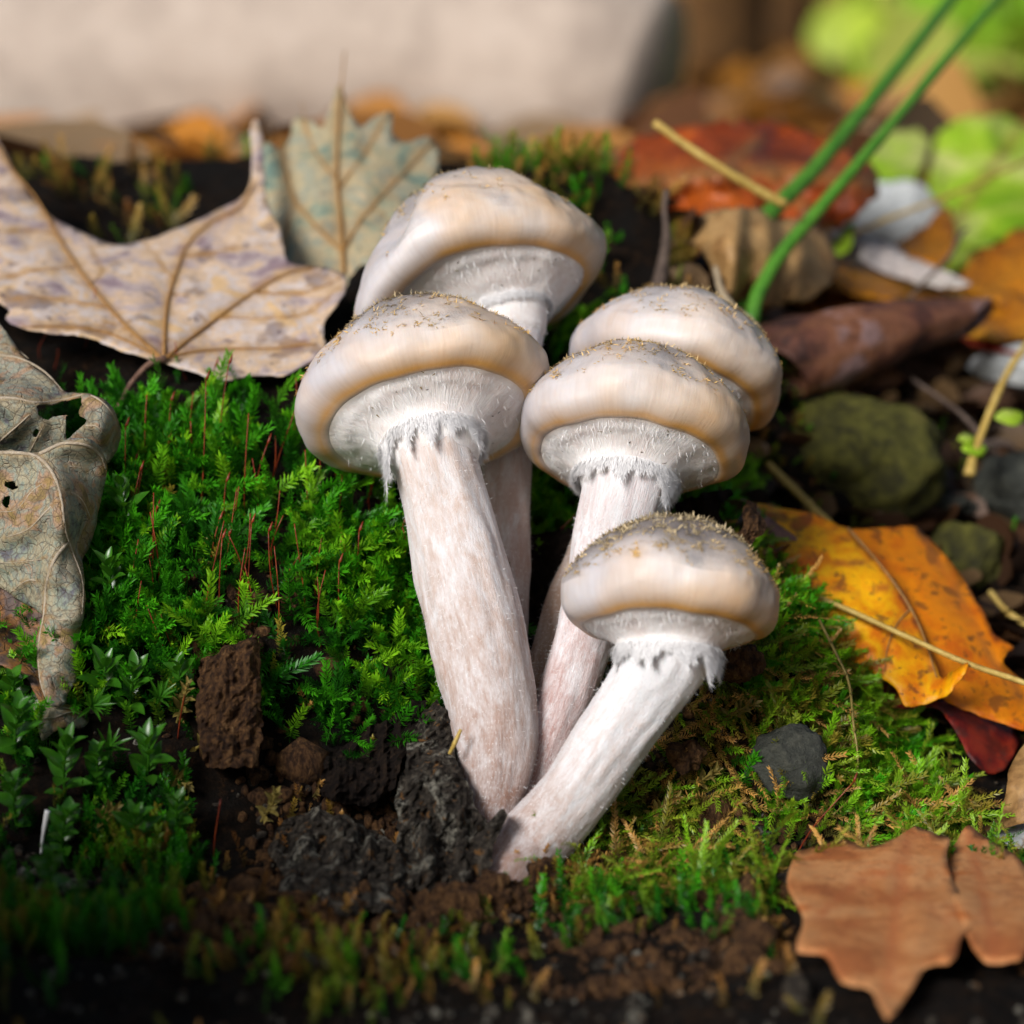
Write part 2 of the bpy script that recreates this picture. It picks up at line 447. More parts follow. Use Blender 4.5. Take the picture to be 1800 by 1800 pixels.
moss_object('low_moss', 'short dark green and brown moss tufts scattered over the wet soil in front', gl, MAT_MOSS)

# the mound right of the mushrooms: yellow-brown, hanging shoots
def d_mound(x, y):
    return smoothstep(.6, 1.6, x - .12 * y) * smoothstep(8.8, 7.4, x + .25 * y) * smoothstep(-5.6, -4.2, y) * smoothstep(5.5, 3.8, y) * np.clip(.72 + .9 * nz(x, y, .8, 46), .1, 1)
pos = scatter(4200, .5, 9.5, -6, 6, d_mound)
gl = grow(pos, TEMPS_D, (.15, -.62, -.05), .38, (.5, 1.0), [G_STRAW, G_OLIVE, G_LIME, G_OLIVE, G_LIME, G_STRAW], 55, .6)
def d_mtop(x, y):
    return smoothstep(3.6, 4.6, x) * smoothstep(8.2, 6.6, x) * smoothstep(-2.6, -.4, y) * smoothstep(5.2, 3.6, y)
pos = scatter(2300, 3, 8.5, -3.2, 6, d_mtop)
gl += grow(pos, TEMPS_F, (.25, -.45, .3), .4, (.5, 1.0), [G_MID, G_LIME, G_LIME, G_OLIVE], 56)
def d_right(x, y):
    return smoothstep(2.8, 4.5, x - .0 * y) * np.clip(.28 + 1.3 * nz(x, y, .5, 47), 0, .8)
pos = scatter(4200, 3, 13, -6, 16, d_right)
gl += grow(pos, TEMPS_S, (0, -.25, .55), .45, (.6, 1.2), [G_DEEP, G_OLIVE, G_MID, G_BROWN], 57)
moss_object('mound_moss', 'yellow and olive moss hanging over the small mound right of the mushrooms', gl, MAT_MOSS)

# hollow behind the stems and the mossy bank above
def d_hollow(x, y):
    return smoothstep(-1.2, -.4, x) * smoothstep(5.2, 4.2, x) * smoothstep(3.2, 4.6, y) * smoothstep(10.5, 8, y) * np.clip(.75 + .8 * nz(x, y, .7, 48), .1, 1)
pos = scatter(3000, -1.4, 5.4, 3, 11, d_hollow)
gl = grow(pos, TEMPS_F, (0, -.4, .4), .4, (.5, 1.0), [G_MID, G_LIME, G_LIME], 58)
def d_bank(x, y):
    return smoothstep(-13, -12, x) * smoothstep(3.6, 2.4, x - .05 * y) * smoothstep(8.5, 10.5, y) * np.clip(-.5 + 1.45 * smoothstep(-2, 1, x) + 1.1 * nz(x, y, .35, 49), 0, 1)
pos = scatter(4600, -13, 4.2, 8, 24, d_bank)
gl += grow(pos, TEMPS_B, (0, -.5, .35), .4, (.6, 1.25), [G_BROWN, G_OLIVE, G_STRAW, G_OLIVE, G_MID], 59, .6)
moss_object('bank_moss', 'olive and golden moss on the dark bank behind the mushroom caps', gl, MAT_MOSS)
# ------------------------------------------------------------------ mushrooms
m = Mat('mushroom_cap')
tint = m.attr('tint', 'Color'); fib = m.attr('fib'); 
f1 = m.noise(m.scale(fib, (26, 26, 1.6)), 1.0, 5, 0.65); f2 = m.noise(m.scale(fib, (70, 70, 5)), 1.0, 4, 0.6)
blot = m.noise(m.scale(m.geo(), 100), 1.3, 5, 0.6)
c = m.mix(m.ramp(f1, .35, .75, 0, .16), tint, (0.60, 0.50, 0.44), 'MULTIPLY')
c = m.mix(m.ramp(blot, .45, .75, 0, .45), c, m.mix(1.0, tint, (1.0, .84, .66), 'MULTIPLY'))
gr_ = m.attr('grey', 'Fac'); sp_ = m.noise(m.scale(fib, (34, 34, 14)), 2.0, 6, 0.75)
c = m.mix(m.math('MULTIPLY', m.ramp(sp_, .48, .66), m.math('MULTIPLY', gr_, .95)), c, (0.10, 0.08, 0.07))
h = m.math('ADD', m.math('MULTIPLY', f2, .7), f1)
MAT_CAP = m.done(c, 0.45, 0.35, m.bump(h, .22, .0003), sss=.22, sssr=(1, .62, .40), sssc=.0022)

m = Mat('mushroom_veil')
tint = m.attr('tint', 'Color'); fib = m.attr('fib')
f1 = m.noise(m.scale(fib, (40, 40, 3)), 1.0, 6, 0.7); bl = m.noise(m.scale(m.geo(), 100), 2.0, 5, .65)
c = m.mix(m.ramp(bl, .4, .7, 0, .4), tint, (0.74, 0.58, 0.52), 'MULTIPLY')
MAT_VEIL = m.done(c, .7, .25, m.bump(f1, .6, .0005), sss=.2, sssr=(1, .7, .5), sssc=.002, sheen=.15)

m = Mat('mushroom_stem')
tint = m.attr('tint', 'Color'); fib = m.attr('fib'); wh = m.attr('white', 'Fac')
st = m.noise(m.scale(fib, (3.2, 3.2, 1.5)), 1.0, 8, .70, .5); st2 = m.noise(m.scale(fib, (16, 16, 3.0)), 1.0, 6, .7); st3 = m.noise(m.scale(fib, (42, 42, 10)), 1.0, 5, .7)
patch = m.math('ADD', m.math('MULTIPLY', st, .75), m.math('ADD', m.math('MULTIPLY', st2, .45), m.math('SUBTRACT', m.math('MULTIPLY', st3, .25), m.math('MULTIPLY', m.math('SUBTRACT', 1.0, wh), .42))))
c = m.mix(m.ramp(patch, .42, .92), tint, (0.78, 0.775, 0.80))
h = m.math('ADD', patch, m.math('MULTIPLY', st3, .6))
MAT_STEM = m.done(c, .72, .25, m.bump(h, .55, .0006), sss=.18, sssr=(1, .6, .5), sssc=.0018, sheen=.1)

m = Mat('white_fibre'); MAT_FIBRE = m.done((.93, .925, .935), .8, .2, trans=.12, tcol=(.93, .925, .935))
m = Mat('cap_scale'); t_ = m.attr('tint', 'Color'); MAT_SCALE = m.done(t_, .7, .25)
m = Mat('speck'); t_ = m.attr('tint', 'Color'); MAT_SPECK = m.done(t_, .7, .3)

def slivers(p, d, n, L, w):
    """thin tapered blades: base p, direction d, face normal n; arrays"""
    s = np.cross(d, n); s /= np.linalg.norm(s, axis=1)[:, None] + 1e-9
    L = np.broadcast_to(L, (len(p),)); w = np.broadcast_to(w, (len(p),))
    mid = p + d * (L * .55)[:, None] + n * (L * .06)[:, None]
    v = np.stack([p - s * w[:, None], p + s * w[:, None], mid + s * (w * .6)[:, None], p + d * L[:, None], mid - s * (w * .6)[:, None]], 1)
    o = (np.arange(len(p)) * 5)[:, None]
    f = np.concatenate([o + [0, 1, 2], o + [0, 2, 4], o + [4, 2, 3]], 0)
    return v.reshape(-1, 3), f

GREY = np.array([.15, .128, .124]); CREAM = np.array([.70, .655, .64]); TAN = np.array([.68, .47, .28]); ORANGE = np.array([.66, .34, .08]); LILAC_SHADE = np.array([.44, .425, .47]); VEIL = np.array([.86, .83, .82])

def mushroom(label, c, d, Rpx, tau, roll, apex, rim, stem_pts, off=(0, 0), seed=0, greyness=1.0, nscale=230, warm=0.6, tongue=None, crease=None, fringe=(.30, .10), stem_tint=(.62, .47, .40), specks=30, skirt_z=.0, white=(1, 1), egg=0.0, conic=1.0, droop=0.0, neck=.36, vlen=1.0, topw=.3):
    r = np.random.default_rng(seed)
    R = Rpx / 100 * (CAM_D + d) / CAM_D
    C = P(c[0], c[1], d)
    ro, ta = math.radians(roll), math.radians(tau)
    ax = camvec(-math.sin(ro) * math.cos(ta), math.cos(ro) * math.cos(ta), math.sin(ta))
    e1 = R_ - ax * np.dot(R_, ax); e1 /= np.linalg.norm(e1); e2 = np.cross(ax, e1)
    NU = 200
    ph = np.linspace(0, 2 * np.pi, NU, endpoint=False)
    prof = [(x_, apex * (1 - x_ ** 2.05) ** .82) for x_ in (0, .08, .2, .35, .5, .64, .76, .86, .93, .972)] + [(.995, .025), (1.0, -.07), (.99, -.50 * rim), (.965, -.70 * rim), (.925, -.85 * rim), (.875, -.96 * rim), (.825, -1.03 * rim), (.785, -rim * 1.05), (.76, -rim * 1.04), (.75, -rim * .99)]
    pr = crom(prof, 1200); sl = np.concatenate([[0], np.cumsum(np.linalg.norm(np.diff(pr, axis=0), axis=1))]); sq = np.linspace(0, sl[-1], 131)
    pr = np.stack([np.interp(sq, sl, pr[:, 0]), np.interp(sq, sl, pr[:, 1])], 1)
    for _ in range(6): pr[1:-1] = .25 * pr[:-2] + .5 * pr[1:-1] + .25 * pr[2:]
    NP = len(pr)
    offv = (e1 * off[0] + e2 * off[1]) * R
    def deform(v, rr, phi):
        lob = 1 + .030 * np.sin(2 * phi + seed) + .022 * np.sin(3 * phi + 2.1 * seed) + .012 * np.sin(7 * phi + seed * 1.7)
        return lob
    lob = deform(None, None, ph)
    wav = .028 * np.sin(3 * ph + seed * 1.3) + .02 * np.sin(5 * ph + seed) + .008 * np.sin(13 * ph + seed * 2)
    rr = pr[:, 0][:, None] * (1 + (lob - 1)[None] * pr[:, 0][:, None] ** 1.2)
    z = pr[:, 1][:, None] + wav[None] * np.clip(pr[:, 0][:, None], 0, 1) ** 3
    if droop:
        z = z - droop * (np.clip(-np.cos(ph), 0, 1) ** 2)[None] * np.clip(pr[:, 0][:, None], 0, 1) ** 2
    if crease is not None:
        pc, wd, dep = crease
        dd = (ph - math.radians(pc) + np.pi) % (2 * np.pi) - np.pi
        q = np.exp(-(dd / math.radians(wd)) ** 2)[None] * np.exp(-((np.arange(NP) / NP)[:, None] - .48) ** 2 / .06)
        rr = rr * (1 - dep * q); z = z - dep * .9 * q * .6
    X = rr * np.cos(ph)[None]; Y = rr * np.sin(ph)[None] 
    v = C + R * (X[..., None] * e1 + Y[..., None] * e2 + z[..., None] * ax)
    jit = fbm(v, 1.6, 3, seed + 60) * .022 * R * smoothstep(-1.0 * rim, -.1 * rim, pr[:, 1])[:, None]
    cen = C + ax * R * .1
    v = v + (v - cen) / (np.linalg.norm(v - cen, axis=-1)[..., None] + 1e-6) * jit[..., None]
    capv = v.reshape(-1, 3)
    # pigment, plus shading painted into the left side and the rim
    s = (np.arange(NP) / (NP - 1))[:, None] + 0 * ph[None]
    rad = pr[:, 0][:, None] + 0 * ph[None]
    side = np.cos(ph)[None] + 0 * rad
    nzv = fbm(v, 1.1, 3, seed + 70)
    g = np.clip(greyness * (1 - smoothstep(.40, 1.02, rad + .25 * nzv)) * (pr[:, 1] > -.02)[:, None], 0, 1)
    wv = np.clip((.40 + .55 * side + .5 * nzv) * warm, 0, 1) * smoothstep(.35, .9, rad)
    col = CREAM * np.ones((NP, NU, 1))
    lil = (np.clip(.22 - .75 * side + .3 * nzv, 0, 1) * smoothstep(.3, .9, rad))[..., None]  # shaded left side of the cap, painted into its colour as lilac
    col = col * (1 - .8 * lil) + LILAC_SHADE * .8 * lil
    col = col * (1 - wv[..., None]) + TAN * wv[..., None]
    col = col * (1 - .85 * g[..., None]) + GREY * .85 * g[..., None]
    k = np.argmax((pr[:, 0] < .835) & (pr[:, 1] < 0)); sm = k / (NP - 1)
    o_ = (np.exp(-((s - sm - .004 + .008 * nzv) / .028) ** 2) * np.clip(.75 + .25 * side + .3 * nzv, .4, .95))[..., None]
    rim_shade = (np.exp(-(np.clip(sm - s, 0, 1) / .075) ** 2) * np.clip(.55 + .3 * nzv, 0, .8) * (s < sm))[..., None]  # shading just above the margin, painted as a darker tan
    col = col * (1 - rim_shade) + np.array([.50, .33, .19]) * rim_shade
    col = col * (1 - o_) + ORANGE * o_
    fibv = np.stack([np.cos(ph)[None] + 0 * s, np.sin(ph)[None] + 0 * s, s * 3], -1).reshape(-1, 3)
    t = thing('honey_mushroom', label, 'mushroom', P(*stem_pts[-1][:3]), 'honey mushrooms in the cluster')
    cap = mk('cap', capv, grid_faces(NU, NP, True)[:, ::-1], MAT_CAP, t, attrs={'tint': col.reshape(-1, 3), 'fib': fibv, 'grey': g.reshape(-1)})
    nrm = np.zeros(len(capv) * 3, np.float32); cap.data.vertices.foreach_get('normal', nrm); nrm = nrm.reshape(-1, 3).astype(float)
    # scales: tufts of tiny yellow slivers
    prob = np.where(pr[:, 1][:, None] + 0 * s > .03, 1.0, 0) * np.clip(.18 + 1.5 * np.exp(-(rad / .42) ** 2), 0, 1) * (rad + .02)
    prob = np.where(rad > .6, prob * 1.3, prob); prob = (prob / prob.sum()).ravel()
    idx = r.choice(len(capv), nscale, p=prob)
    pp, dd, nn, LL, ww, cc = [], [], [], [], [], []
    for i in idx:
        nk = r.integers(4, 12); big = .80 + .35 * g.reshape(-1)[i] * r.uniform(.4, 1.2)
        ctr = capv[i] + nrm[i] * .004
        t1 = np.cross(nrm[i], r.normal(0, 1, 3)); t1 /= np.linalg.norm(t1); t2 = np.cross(nrm[i], t1)
        down = -ax - nrm[i] * np.dot(-ax, nrm[i]); down /= np.linalg.norm(down) + 1e-6
        gi = g.reshape(-1)[i]; cb = (np.array([.62, .40, .14]) * (1 - gi) + np.array([.50, .40, .24]) * gi) * r.uniform(.7, 1.25)
        for q in range(nk):
            a_ = r.uniform(0, 6.28); dv = t1 * math.cos(a_) + t2 * math.sin(a_) + down * .9 + nrm[i] * r.uniform(.05, .65)
            pp.append(ctr + (t1 * r.normal(0, .065) + t2 * r.normal(0, .035)) * big); dd.append(dv / np.linalg.norm(dv)); nn.append(nrm[i] + r.normal(0, .3, 3))
            LL.append(r.uniform(.05, .13) * big); ww.append(r.uniform(.007, .015) * big); cc.append(cb * r.uniform(.8, 1.2))
    v_, f_ = slivers(np.array(pp), np.array(dd), np.array(nn), np.array(LL), np.array(ww))
    mk('scales', v_, f_, MAT_SCALE, cap, root=t, attrs={'tint': np.repeat(np.array(cc), 5, 0)}, smooth=False, kind='stuff')
    # veil: from the rim in to the stem
    rs = stem_pts[0][3] / Rpx
    vp = [(.86, -rim * .80), (.82, -rim * .93), (.77, -rim * 1.03), (.72, -rim * 1.075), (.66, -rim - .05), (.58, -rim - .075), (.48, -rim - .135), (rs + .075, -rim - .13 - .095 * vlen), (rs + .035, -rim - .13 - .19 * vlen), (rs + .0, -rim - .13 - .28 * vlen), (rs - .06, -rim - .13 - .34 * vlen)]
    vr = crom(vp, 46); NV = len(vr)
    sv = (np.arange(NV) / (NV - 1))[:, None] + 0 * ph[None]
    rv = vr[:, 0][:, None] * (1 + (lob - 1)[None] * vr[:, 0][:, None] ** 1.2)
    zv = vr[:, 1][:, None] + wav[None] * np.clip(vr[:, 0][:, None], 0, 1) ** 3
    if droop: zv = zv - .35 * droop * (np.clip(-np.cos(ph), 0, 1) ** 2)[None] * vr[:, 0][:, None] ** 2
    vv = C + R * ((rv * np.cos(ph)[None])[..., None] * e1 + (rv * np.sin(ph)[None])[..., None] * e2 + zv[..., None] * ax) + smoothstep(0, .75, sv)[..., None] * offv
    vv = vv + ax * (fbm(vv, 2.2, 3, seed + 80) * .011 * R * smoothstep(.15, .4, sv))[..., None]
    rim_o = np.exp(-(np.clip(sv - .12, 0, 1) / .10) ** 2)[..., None] * .75
    pk = (np.clip(.5 * fbm(vv, 1.3, 3, seed + 81) + .15 + .25 * np.cos(ph)[None], 0, 1) * (1 - sv))[..., None] * .7
    cv = VEIL * (1 - pk) + np.array([.74, .60, .51]) * pk; cv = cv * (1 - rim_o) + np.array([.70, .50, .32]) * rim_o
    fv = np.stack([np.cos(ph)[None] + 0 * sv, np.sin(ph)[None] + 0 * sv, sv * 2 + 5], -1).reshape(-1, 3)
    veil = mk('veil', vv.reshape(-1, 3), grid_faces(NU, NV, True), MAT_VEIL, t, attrs={'tint': cv.reshape(-1, 3), 'fib': fv})
    # ragged skirt of the torn veil round the stem top
    NS = 16; NU2 = 420; p2 = np.linspace(0, 2 * np.pi, NU2, endpoint=False)
    teeth = np.abs(fbm(np.stack([np.cos(p2) * 4.5, np.sin(p2) * 4.5, 0 * p2 + seed], -1), 1.0, 3, seed + 3))
    fine = fbm(np.stack([np.cos(p2) * 38, np.sin(p2) * 38, 0 * p2 + seed], -1), 1.0, 3, seed + 4)
    Lh = fringe[0] * (.25 + 1.7 * teeth ** 1.3) + fringe[1] * .6 * fine
    if tongue:
        for (pc, wd, ln) in tongue:
            q = (p2 - math.radians(pc) + np.pi) % (2 * np.pi) - np.pi
            Lh = Lh + ln * np.clip(1 - np.abs(q / math.radians(wd)), 0, 1) ** .9 * (1 + .25 * fine)
    Lh = np.clip(Lh, .03, 2)
    tt = np.linspace(0, 1, NS)[:, None]
    r0 = rs + .092; z0 = -rim - .185 + skirt_z
    rsk = r0 - .03 * np.sqrt(tt) + .10 * Lh[None] * tt
    zsk = z0 - Lh[None] * tt
    vs = C + R * ((rsk * np.cos(p2)[None])[..., None] * e1 + (rsk * np.sin(p2)[None])[..., None] * e2 + zsk[..., None] * ax) + offv
    vs = vs + (fbm(vs, 7, 2, seed + 5) * .008 * R)[..., None] * (np.cos(p2)[None, :, None] * e1 + np.sin(p2)[None, :, None] * e2)
    fs_ = np.stack([np.cos(p2)[None] + 0 * tt, np.sin(p2)[None] + 0 * tt, tt + 0 * p2[None] + 8], -1).reshape(-1, 3)
    sk = mk('torn_skirt', vs.reshape(-1, 3), grid_faces(NU2, NS, True), MAT_FIBRE, veil, root=t, attrs={'tint': np.tile([.93, .925, .93], (NU2 * NS, 1)), 'fib': fs_})
    sol = sk.modifiers.new('thickness', 'SOLIDIFY'); sol.thickness = .00007; sol.offset = 0
    # fibres of the veil
    NH = 15000
    i_ = r.integers(0, NU2, NH); j_ = np.clip((NS - 1) - np.abs(r.normal(0, 8, NH)).astype(int), 0, NS - 1)
    q = vs[j_, i_]; outw = np.cos(p2[i_])[:, None] * e1 + np.sin(p2[i_])[:, None] * e2
    dv = -ax * 1.0 + outw * r.uniform(-.05, .6, (NH, 1)) + r.normal(0, .24, (NH, 3)); dv /= np.linalg.norm(dv, axis=1)[:, None]
    v_, f_ = slivers(q + outw * .004, dv, outw, r.uniform(.06, .22, NH) * R / 2.1, .0055)
    j2 = r.integers(int(NV * .25), NV - 4, 1500); i2 = r.integers(0, NU, 1500)
    q2 = vv[j2, i2]; o2 = np.cos(ph[i2])[:, None] * e1 + np.sin(ph[i2])[:, None] * e2
    d2 = -o2 * .6 - ax * .55 + r.normal(0, .4, (1500, 3)); d2 /= np.linalg.norm(d2, axis=1)[:, None]
    v2, f2_ = slivers(q2 - ax * .004, d2, -ax + .5 * o2, r.uniform(.06, .17, 1500), .0045)
    mk('fibres', np.vstack([v_, v2]), np.vstack([f_, f2_ + len(v_)]), MAT_FIBRE, veil, root=t, smooth=False, kind='stuff')
    # dirt specks on the veil
    if specks:
        i3 = r.integers(0, NU, specks); j3 = r.integers(3, int(NV * .72), specks); q = vv[j3, i3]
        o3 = np.cos(ph[i3])[:, None] * e1 + np.sin(ph[i3])[:, None] * e2
        d3 = r.normal(0, 1, (specks, 3)); n3 = -ax + .5 * o3; n3 /= np.linalg.norm(n3, axis=1)[:, None]
        d3 -= n3 * np.sum(d3 * n3, 1)[:, None]; d3 /= np.linalg.norm(d3, axis=1)[:, None]
        v_, f_ = slivers(q + n3 * .012, d3, n3, r.uniform(.04, .10, specks), r.uniform(.008, .016, specks))
        cc = np.where(r.uniform(0, 1, (specks, 1)) < .5, np.array([[.06, .03, .012]]), np.array([[.22, .15, .04]]))
        mk('specks', v_, f_, MAT_SPECK, veil, root=t, attrs={'tint': np.repeat(cc, 5, 0)}, smooth=False, kind='stuff')
    # stem
    sp_ = np.array(stem_pts, float)
    top = np.array([C - ax * R * (rim + .02) + offv, C - ax * R * (rim + neck) + offv])
    pts = np.vstack([top, P(sp_[:, 0], sp_[:, 1], sp_[:, 2])[1:]])
    rad_ = np.concatenate([[sp_[0, 3] * 1.12, sp_[0, 3]], sp_[1:, 3]]) / 100
    q = crom(np.hstack([pts, rad_[:, None]]), 90); path, rd = q[:, :3], q[:, 3]
    tg, a_, b_ = frames(path); SG = 72; pz = np.linspace(0, 2 * np.pi, SG, endpoint=False)
    ring = np.cos(pz)[None, :, None] * a_[:, None] + np.sin(pz)[None, :, None] * b_[:, None]
    vst = path[:, None] + ring * rd[:, None, None]
    ln = np.concatenate([[0], np.cumsum(np.linalg.norm(np.diff(path, axis=0), axis=1))])
    fst = np.stack([np.cos(pz)[None] * rd[:, None] + 0 * ln[:, None], np.sin(pz)[None] * rd[:, None], ln[:, None] + 0 * pz[None] + seed * 7], -1)
    vst = vst + ring * ((fbm(fst * np.array([2.2, 2.2, .55]), 1.0, 4, seed + 90) * .055 + fbm(fst * np.array([9, 9, .9]), 1.0, 2, seed + 91) * .012))[..., None]
    u = (ln / ln[-1])[:, None, None]
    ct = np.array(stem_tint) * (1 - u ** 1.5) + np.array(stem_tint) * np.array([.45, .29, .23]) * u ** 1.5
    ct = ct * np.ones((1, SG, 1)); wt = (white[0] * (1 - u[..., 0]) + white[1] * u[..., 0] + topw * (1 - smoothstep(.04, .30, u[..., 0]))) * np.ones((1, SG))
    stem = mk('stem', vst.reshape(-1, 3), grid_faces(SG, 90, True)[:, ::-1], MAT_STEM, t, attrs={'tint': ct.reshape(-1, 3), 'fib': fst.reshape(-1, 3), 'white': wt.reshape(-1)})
    nf = 5200
    i_ = r.integers(0, SG, nf); j_ = r.integers(8, 88, nf); q = vst[j_, i_]; nn = ring[j_, i_]
    dv = tg[j_] * r.uniform(.2, 1, (nf, 1)) + nn * r.uniform(.05, .75, (nf, 1)) + r.normal(0, .25, (nf, 3)); dv /= np.linalg.norm(dv, axis=1)[:, None]
    v_, f_ = slivers(q - nn * .004, dv, nn, r.uniform(.03, .09, nf), .0032)
    mk('fuzz', v_, f_, MAT_FIBRE, stem, root=t, smooth=False, kind='stuff')
    return t

mushroom('tallest honey mushroom at the back, smooth grey cap creased on one side', (833, 474), 4.0, 225, 24, 14, .78, .24,
         [(0, 0, 0, 58), (893, 660, 3.2, 50), (886, 800, 2.9, 54), (886, 950, 2.4, 52), (884, 1080, 1.9, 46), (884, 1250, 1.2, 40), (890, 1400, .6, 36)], off=(.16, 0), seed=1, greyness=.85, nscale=150, warm=.8,
         crease=(226, 13, .17), fringe=(.04, .02), specks=34, stem_tint=(.66, .50, .45), white=(.8, .55), skirt_z=.03, droop=.30)
mushroom('front mushroom with the longest torn white fringe hanging from its veil', (745, 697), 1.0, 219, 31, 11.5, .82, .25,
         [(0, 0, 0, 73), (790, 900, .15, 77), (815, 1010, -.2, 82), (840, 1120, -.5, 84), (862, 1240, -.85, 78), (870, 1340, -1.1, 68), (858, 1430, -1.2, 52), (850, 1500, -1.2, 42)], seed=2, greyness=1.0, nscale=560, warm=.8,
         topw=-.1, tongue=[(198, 13, .48), (240, 8, .20), (263, 9, .17), (292, 9, .10), (322, 15, .26)], fringe=(.06, .07), specks=22, stem_tint=(.60, .46, .39), white=(1.0, .62))
mushroom('mushroom partly hidden behind another cap, showing a curved rim on the right', (1192, 640), 3.6, 190, 20, -17, .70, .28,
         [(0, 0, 0, 40), (1080, 880, 3.0, 36), (1000, 1030, 2.3, 33), (962, 1150, 1.6, 29), (945, 1250, 1.0, 25), (930, 1370, .4, 22)], seed=3, greyness=.6, nscale=340, warm=.6, fringe=(.03, .02), specks=6, stem_tint=(.55, .42, .34), white=(.7, .3))
mushroom('mushroom whose cap touches its neighbour, with a smooth white funnel under the cap', (1112, 745), 1.1, 207, 23, -8, .66, .32,
         [(0, 0, 0, 74), (1068, 960, .75, 66), (1045, 1050, .4, 58), (1022, 1130, .1, 51), (996, 1210, -.2, 49), (962, 1300, -.55, 42), (932, 1390, -.8, 32), (915, 1470, -.9, 28)], seed=4, greyness=.8, nscale=520, warm=.75,
         tongue=[(262, 12, .13), (285, 8, .08), (322, 15, .30)], topw=.05, vlen=.62, neck=.30, fringe=(.06, .07), specks=40, stem_tint=(.60, .42, .40), white=(1.15, .55))
mushroom('lowest mushroom with a bent white stem and densely scaly brown top', (1181, 1040), -2.0, 199, 15, -4, .65, .35,
         [(0, 0, 0, 76), (1128, 1222, -2.05, 69), (1082, 1288, -2.0, 65), (1030, 1362, -1.95, 62), (975, 1436, -1.85, 61), (922, 1500, -2.0, 60), (872, 1575, -2.8, 57), (830, 1650, -3.4, 50)], neck=.20, vlen=.55, seed=5, greyness=1.25, nscale=800, warm=.75,
         topw=.2, tongue=[(250, 10, .10), (285, 14, .15), (318, 12, .12), (340, 12, .16)], fringe=(.07, .08), specks=14, stem_tint=(.62, .48, .42), white=(1.35, .45))
# ------------------------------------------------------------------ fallen leaves
def leaf_mat(name, cols, blotch=2.0, spot=(.05, .03, .02), spots=0.0, reti=0.0, veincol=(.30, .16, .05), rough=.5, trans=.12, fine=18, retcol=(.16, .10, .06), bumpd=.0005, spotscale=3.0, dark=.45):
    m = Mat(name)
    g = m.scale(m.geo(), 100)
    n1 = m.noise(g, blotch * .35, 5, .6, .4); n2 = m.noise(g, fine * .45, 6, .7)
    k = len(cols)
    c = m.cramp(n1, [(.36 + .28 * i / max(1, k - 1), cc) for i, cc in enumerate(cols)])
    c = m.mix(m.ramp(n2, .35, .75, 0, dark), c, m.mix(1.0, c, (.55, .50, .45), 'MULTIPLY'))
    h = n2
    if reti:
        wv = m.n('ShaderNodeVectorMath', operation='ADD'); m.l(g, wv.inputs[0])
        nn = m.noise(g, 3, 3, .6, out='Color'); sc = m.n('ShaderNodeVectorMath', operation='SCALE'); m.l(nn, sc.inputs[0]); sc.inputs[3].default_value = .12
        m.l(sc.outputs[0], wv.inputs[1])
        e1 = m.voro(wv.outputs[0], reti); e2 = m.voro(wv.outputs[0], reti * 2.3)
        l1 = m.ramp(e1, .0, .055, 1, 0); l2 = m.ramp(e2, 0, .06, .45, 0)
        ll = m.math('MAXIMUM', l1, l2)
        c = m.mix(m.math('MULTIPLY', ll, .55), c, retcol)
        h = m.math('SUBTRACT', m.math('MULTIPLY', n2, .4), m.math('MULTIPLY', ll, .6))
    if spots:
        s1 = m.noise(g, spotscale, 4, .55, .3); s2 = m.noise(g, spotscale * 4, 3, .6)
        sv = m.math('ADD', m.math('MULTIPLY', m.ramp(s1, .56, .64), .8), m.ramp(s2, .64, .70))
        c = m.mix(m.math('MULTIPLY', sv, spots, True), c, spot)
    ve = m.attr('vein', 'Fac')
    c = m.mix(m.math('MULTIPLY', ve, .75), c, veincol)
    return m.done(c, rough, .4, m.bump(h, .6, bumpd), trans=trans, tcol=c)

def tps(ctrl):
    c = np.array(ctrl, float); p = c[:, :2] / 100; z = c[:, 2]; n = len(p)
    def U(r2): return np.where(r2 > 1e-12, .5 * r2 * np.log(r2 + 1e-12), 0)
    K = U(((p[:, None] - p[None]) ** 2).sum(-1)) + 1e-3 * np.eye(n); Q = np.hstack([np.ones((n, 1)), p])
    M = np.block([[K, Q], [Q.T, np.zeros((3, 3))]]); w = np.linalg.solve(M, np.concatenate([z, np.zeros(3)]))
    def f(x, y):
        q = np.stack([np.asarray(x, float), np.asarray(y, float)], -1) / 100
        return U(((q[..., None, :] - p) ** 2).sum(-1)) @ w[:n] + w[n] + q @ w[n + 1:]
    return f

def inside(poly, x, y):
    r = np.zeros(np.shape(x), bool); n = len(poly)
    for i in range(n):
        a, b = poly[i], poly[(i + 1) % n]
        cnd = (a[1] > y) != (b[1] > y)
        r ^= cnd & (x < (b[0] - a[0]) * (y - a[1]) / (b[1] - a[1] + 1e-12) + a[0])
    return r

def seg_dist(x, y, line):
    d = np.full(np.shape(x), 1e9)
    for a, b in zip(line[:-1], line[1:]):
        v = b - a; t = np.clip(((x - a[0]) * v[0] + (y - a[1]) * v[1]) / (v @ v + 1e-9), 0, 1)
        d = np.minimum(d, np.hypot(x - a[0] - t * v[0], y - a[1] - t * v[1]))
    return d

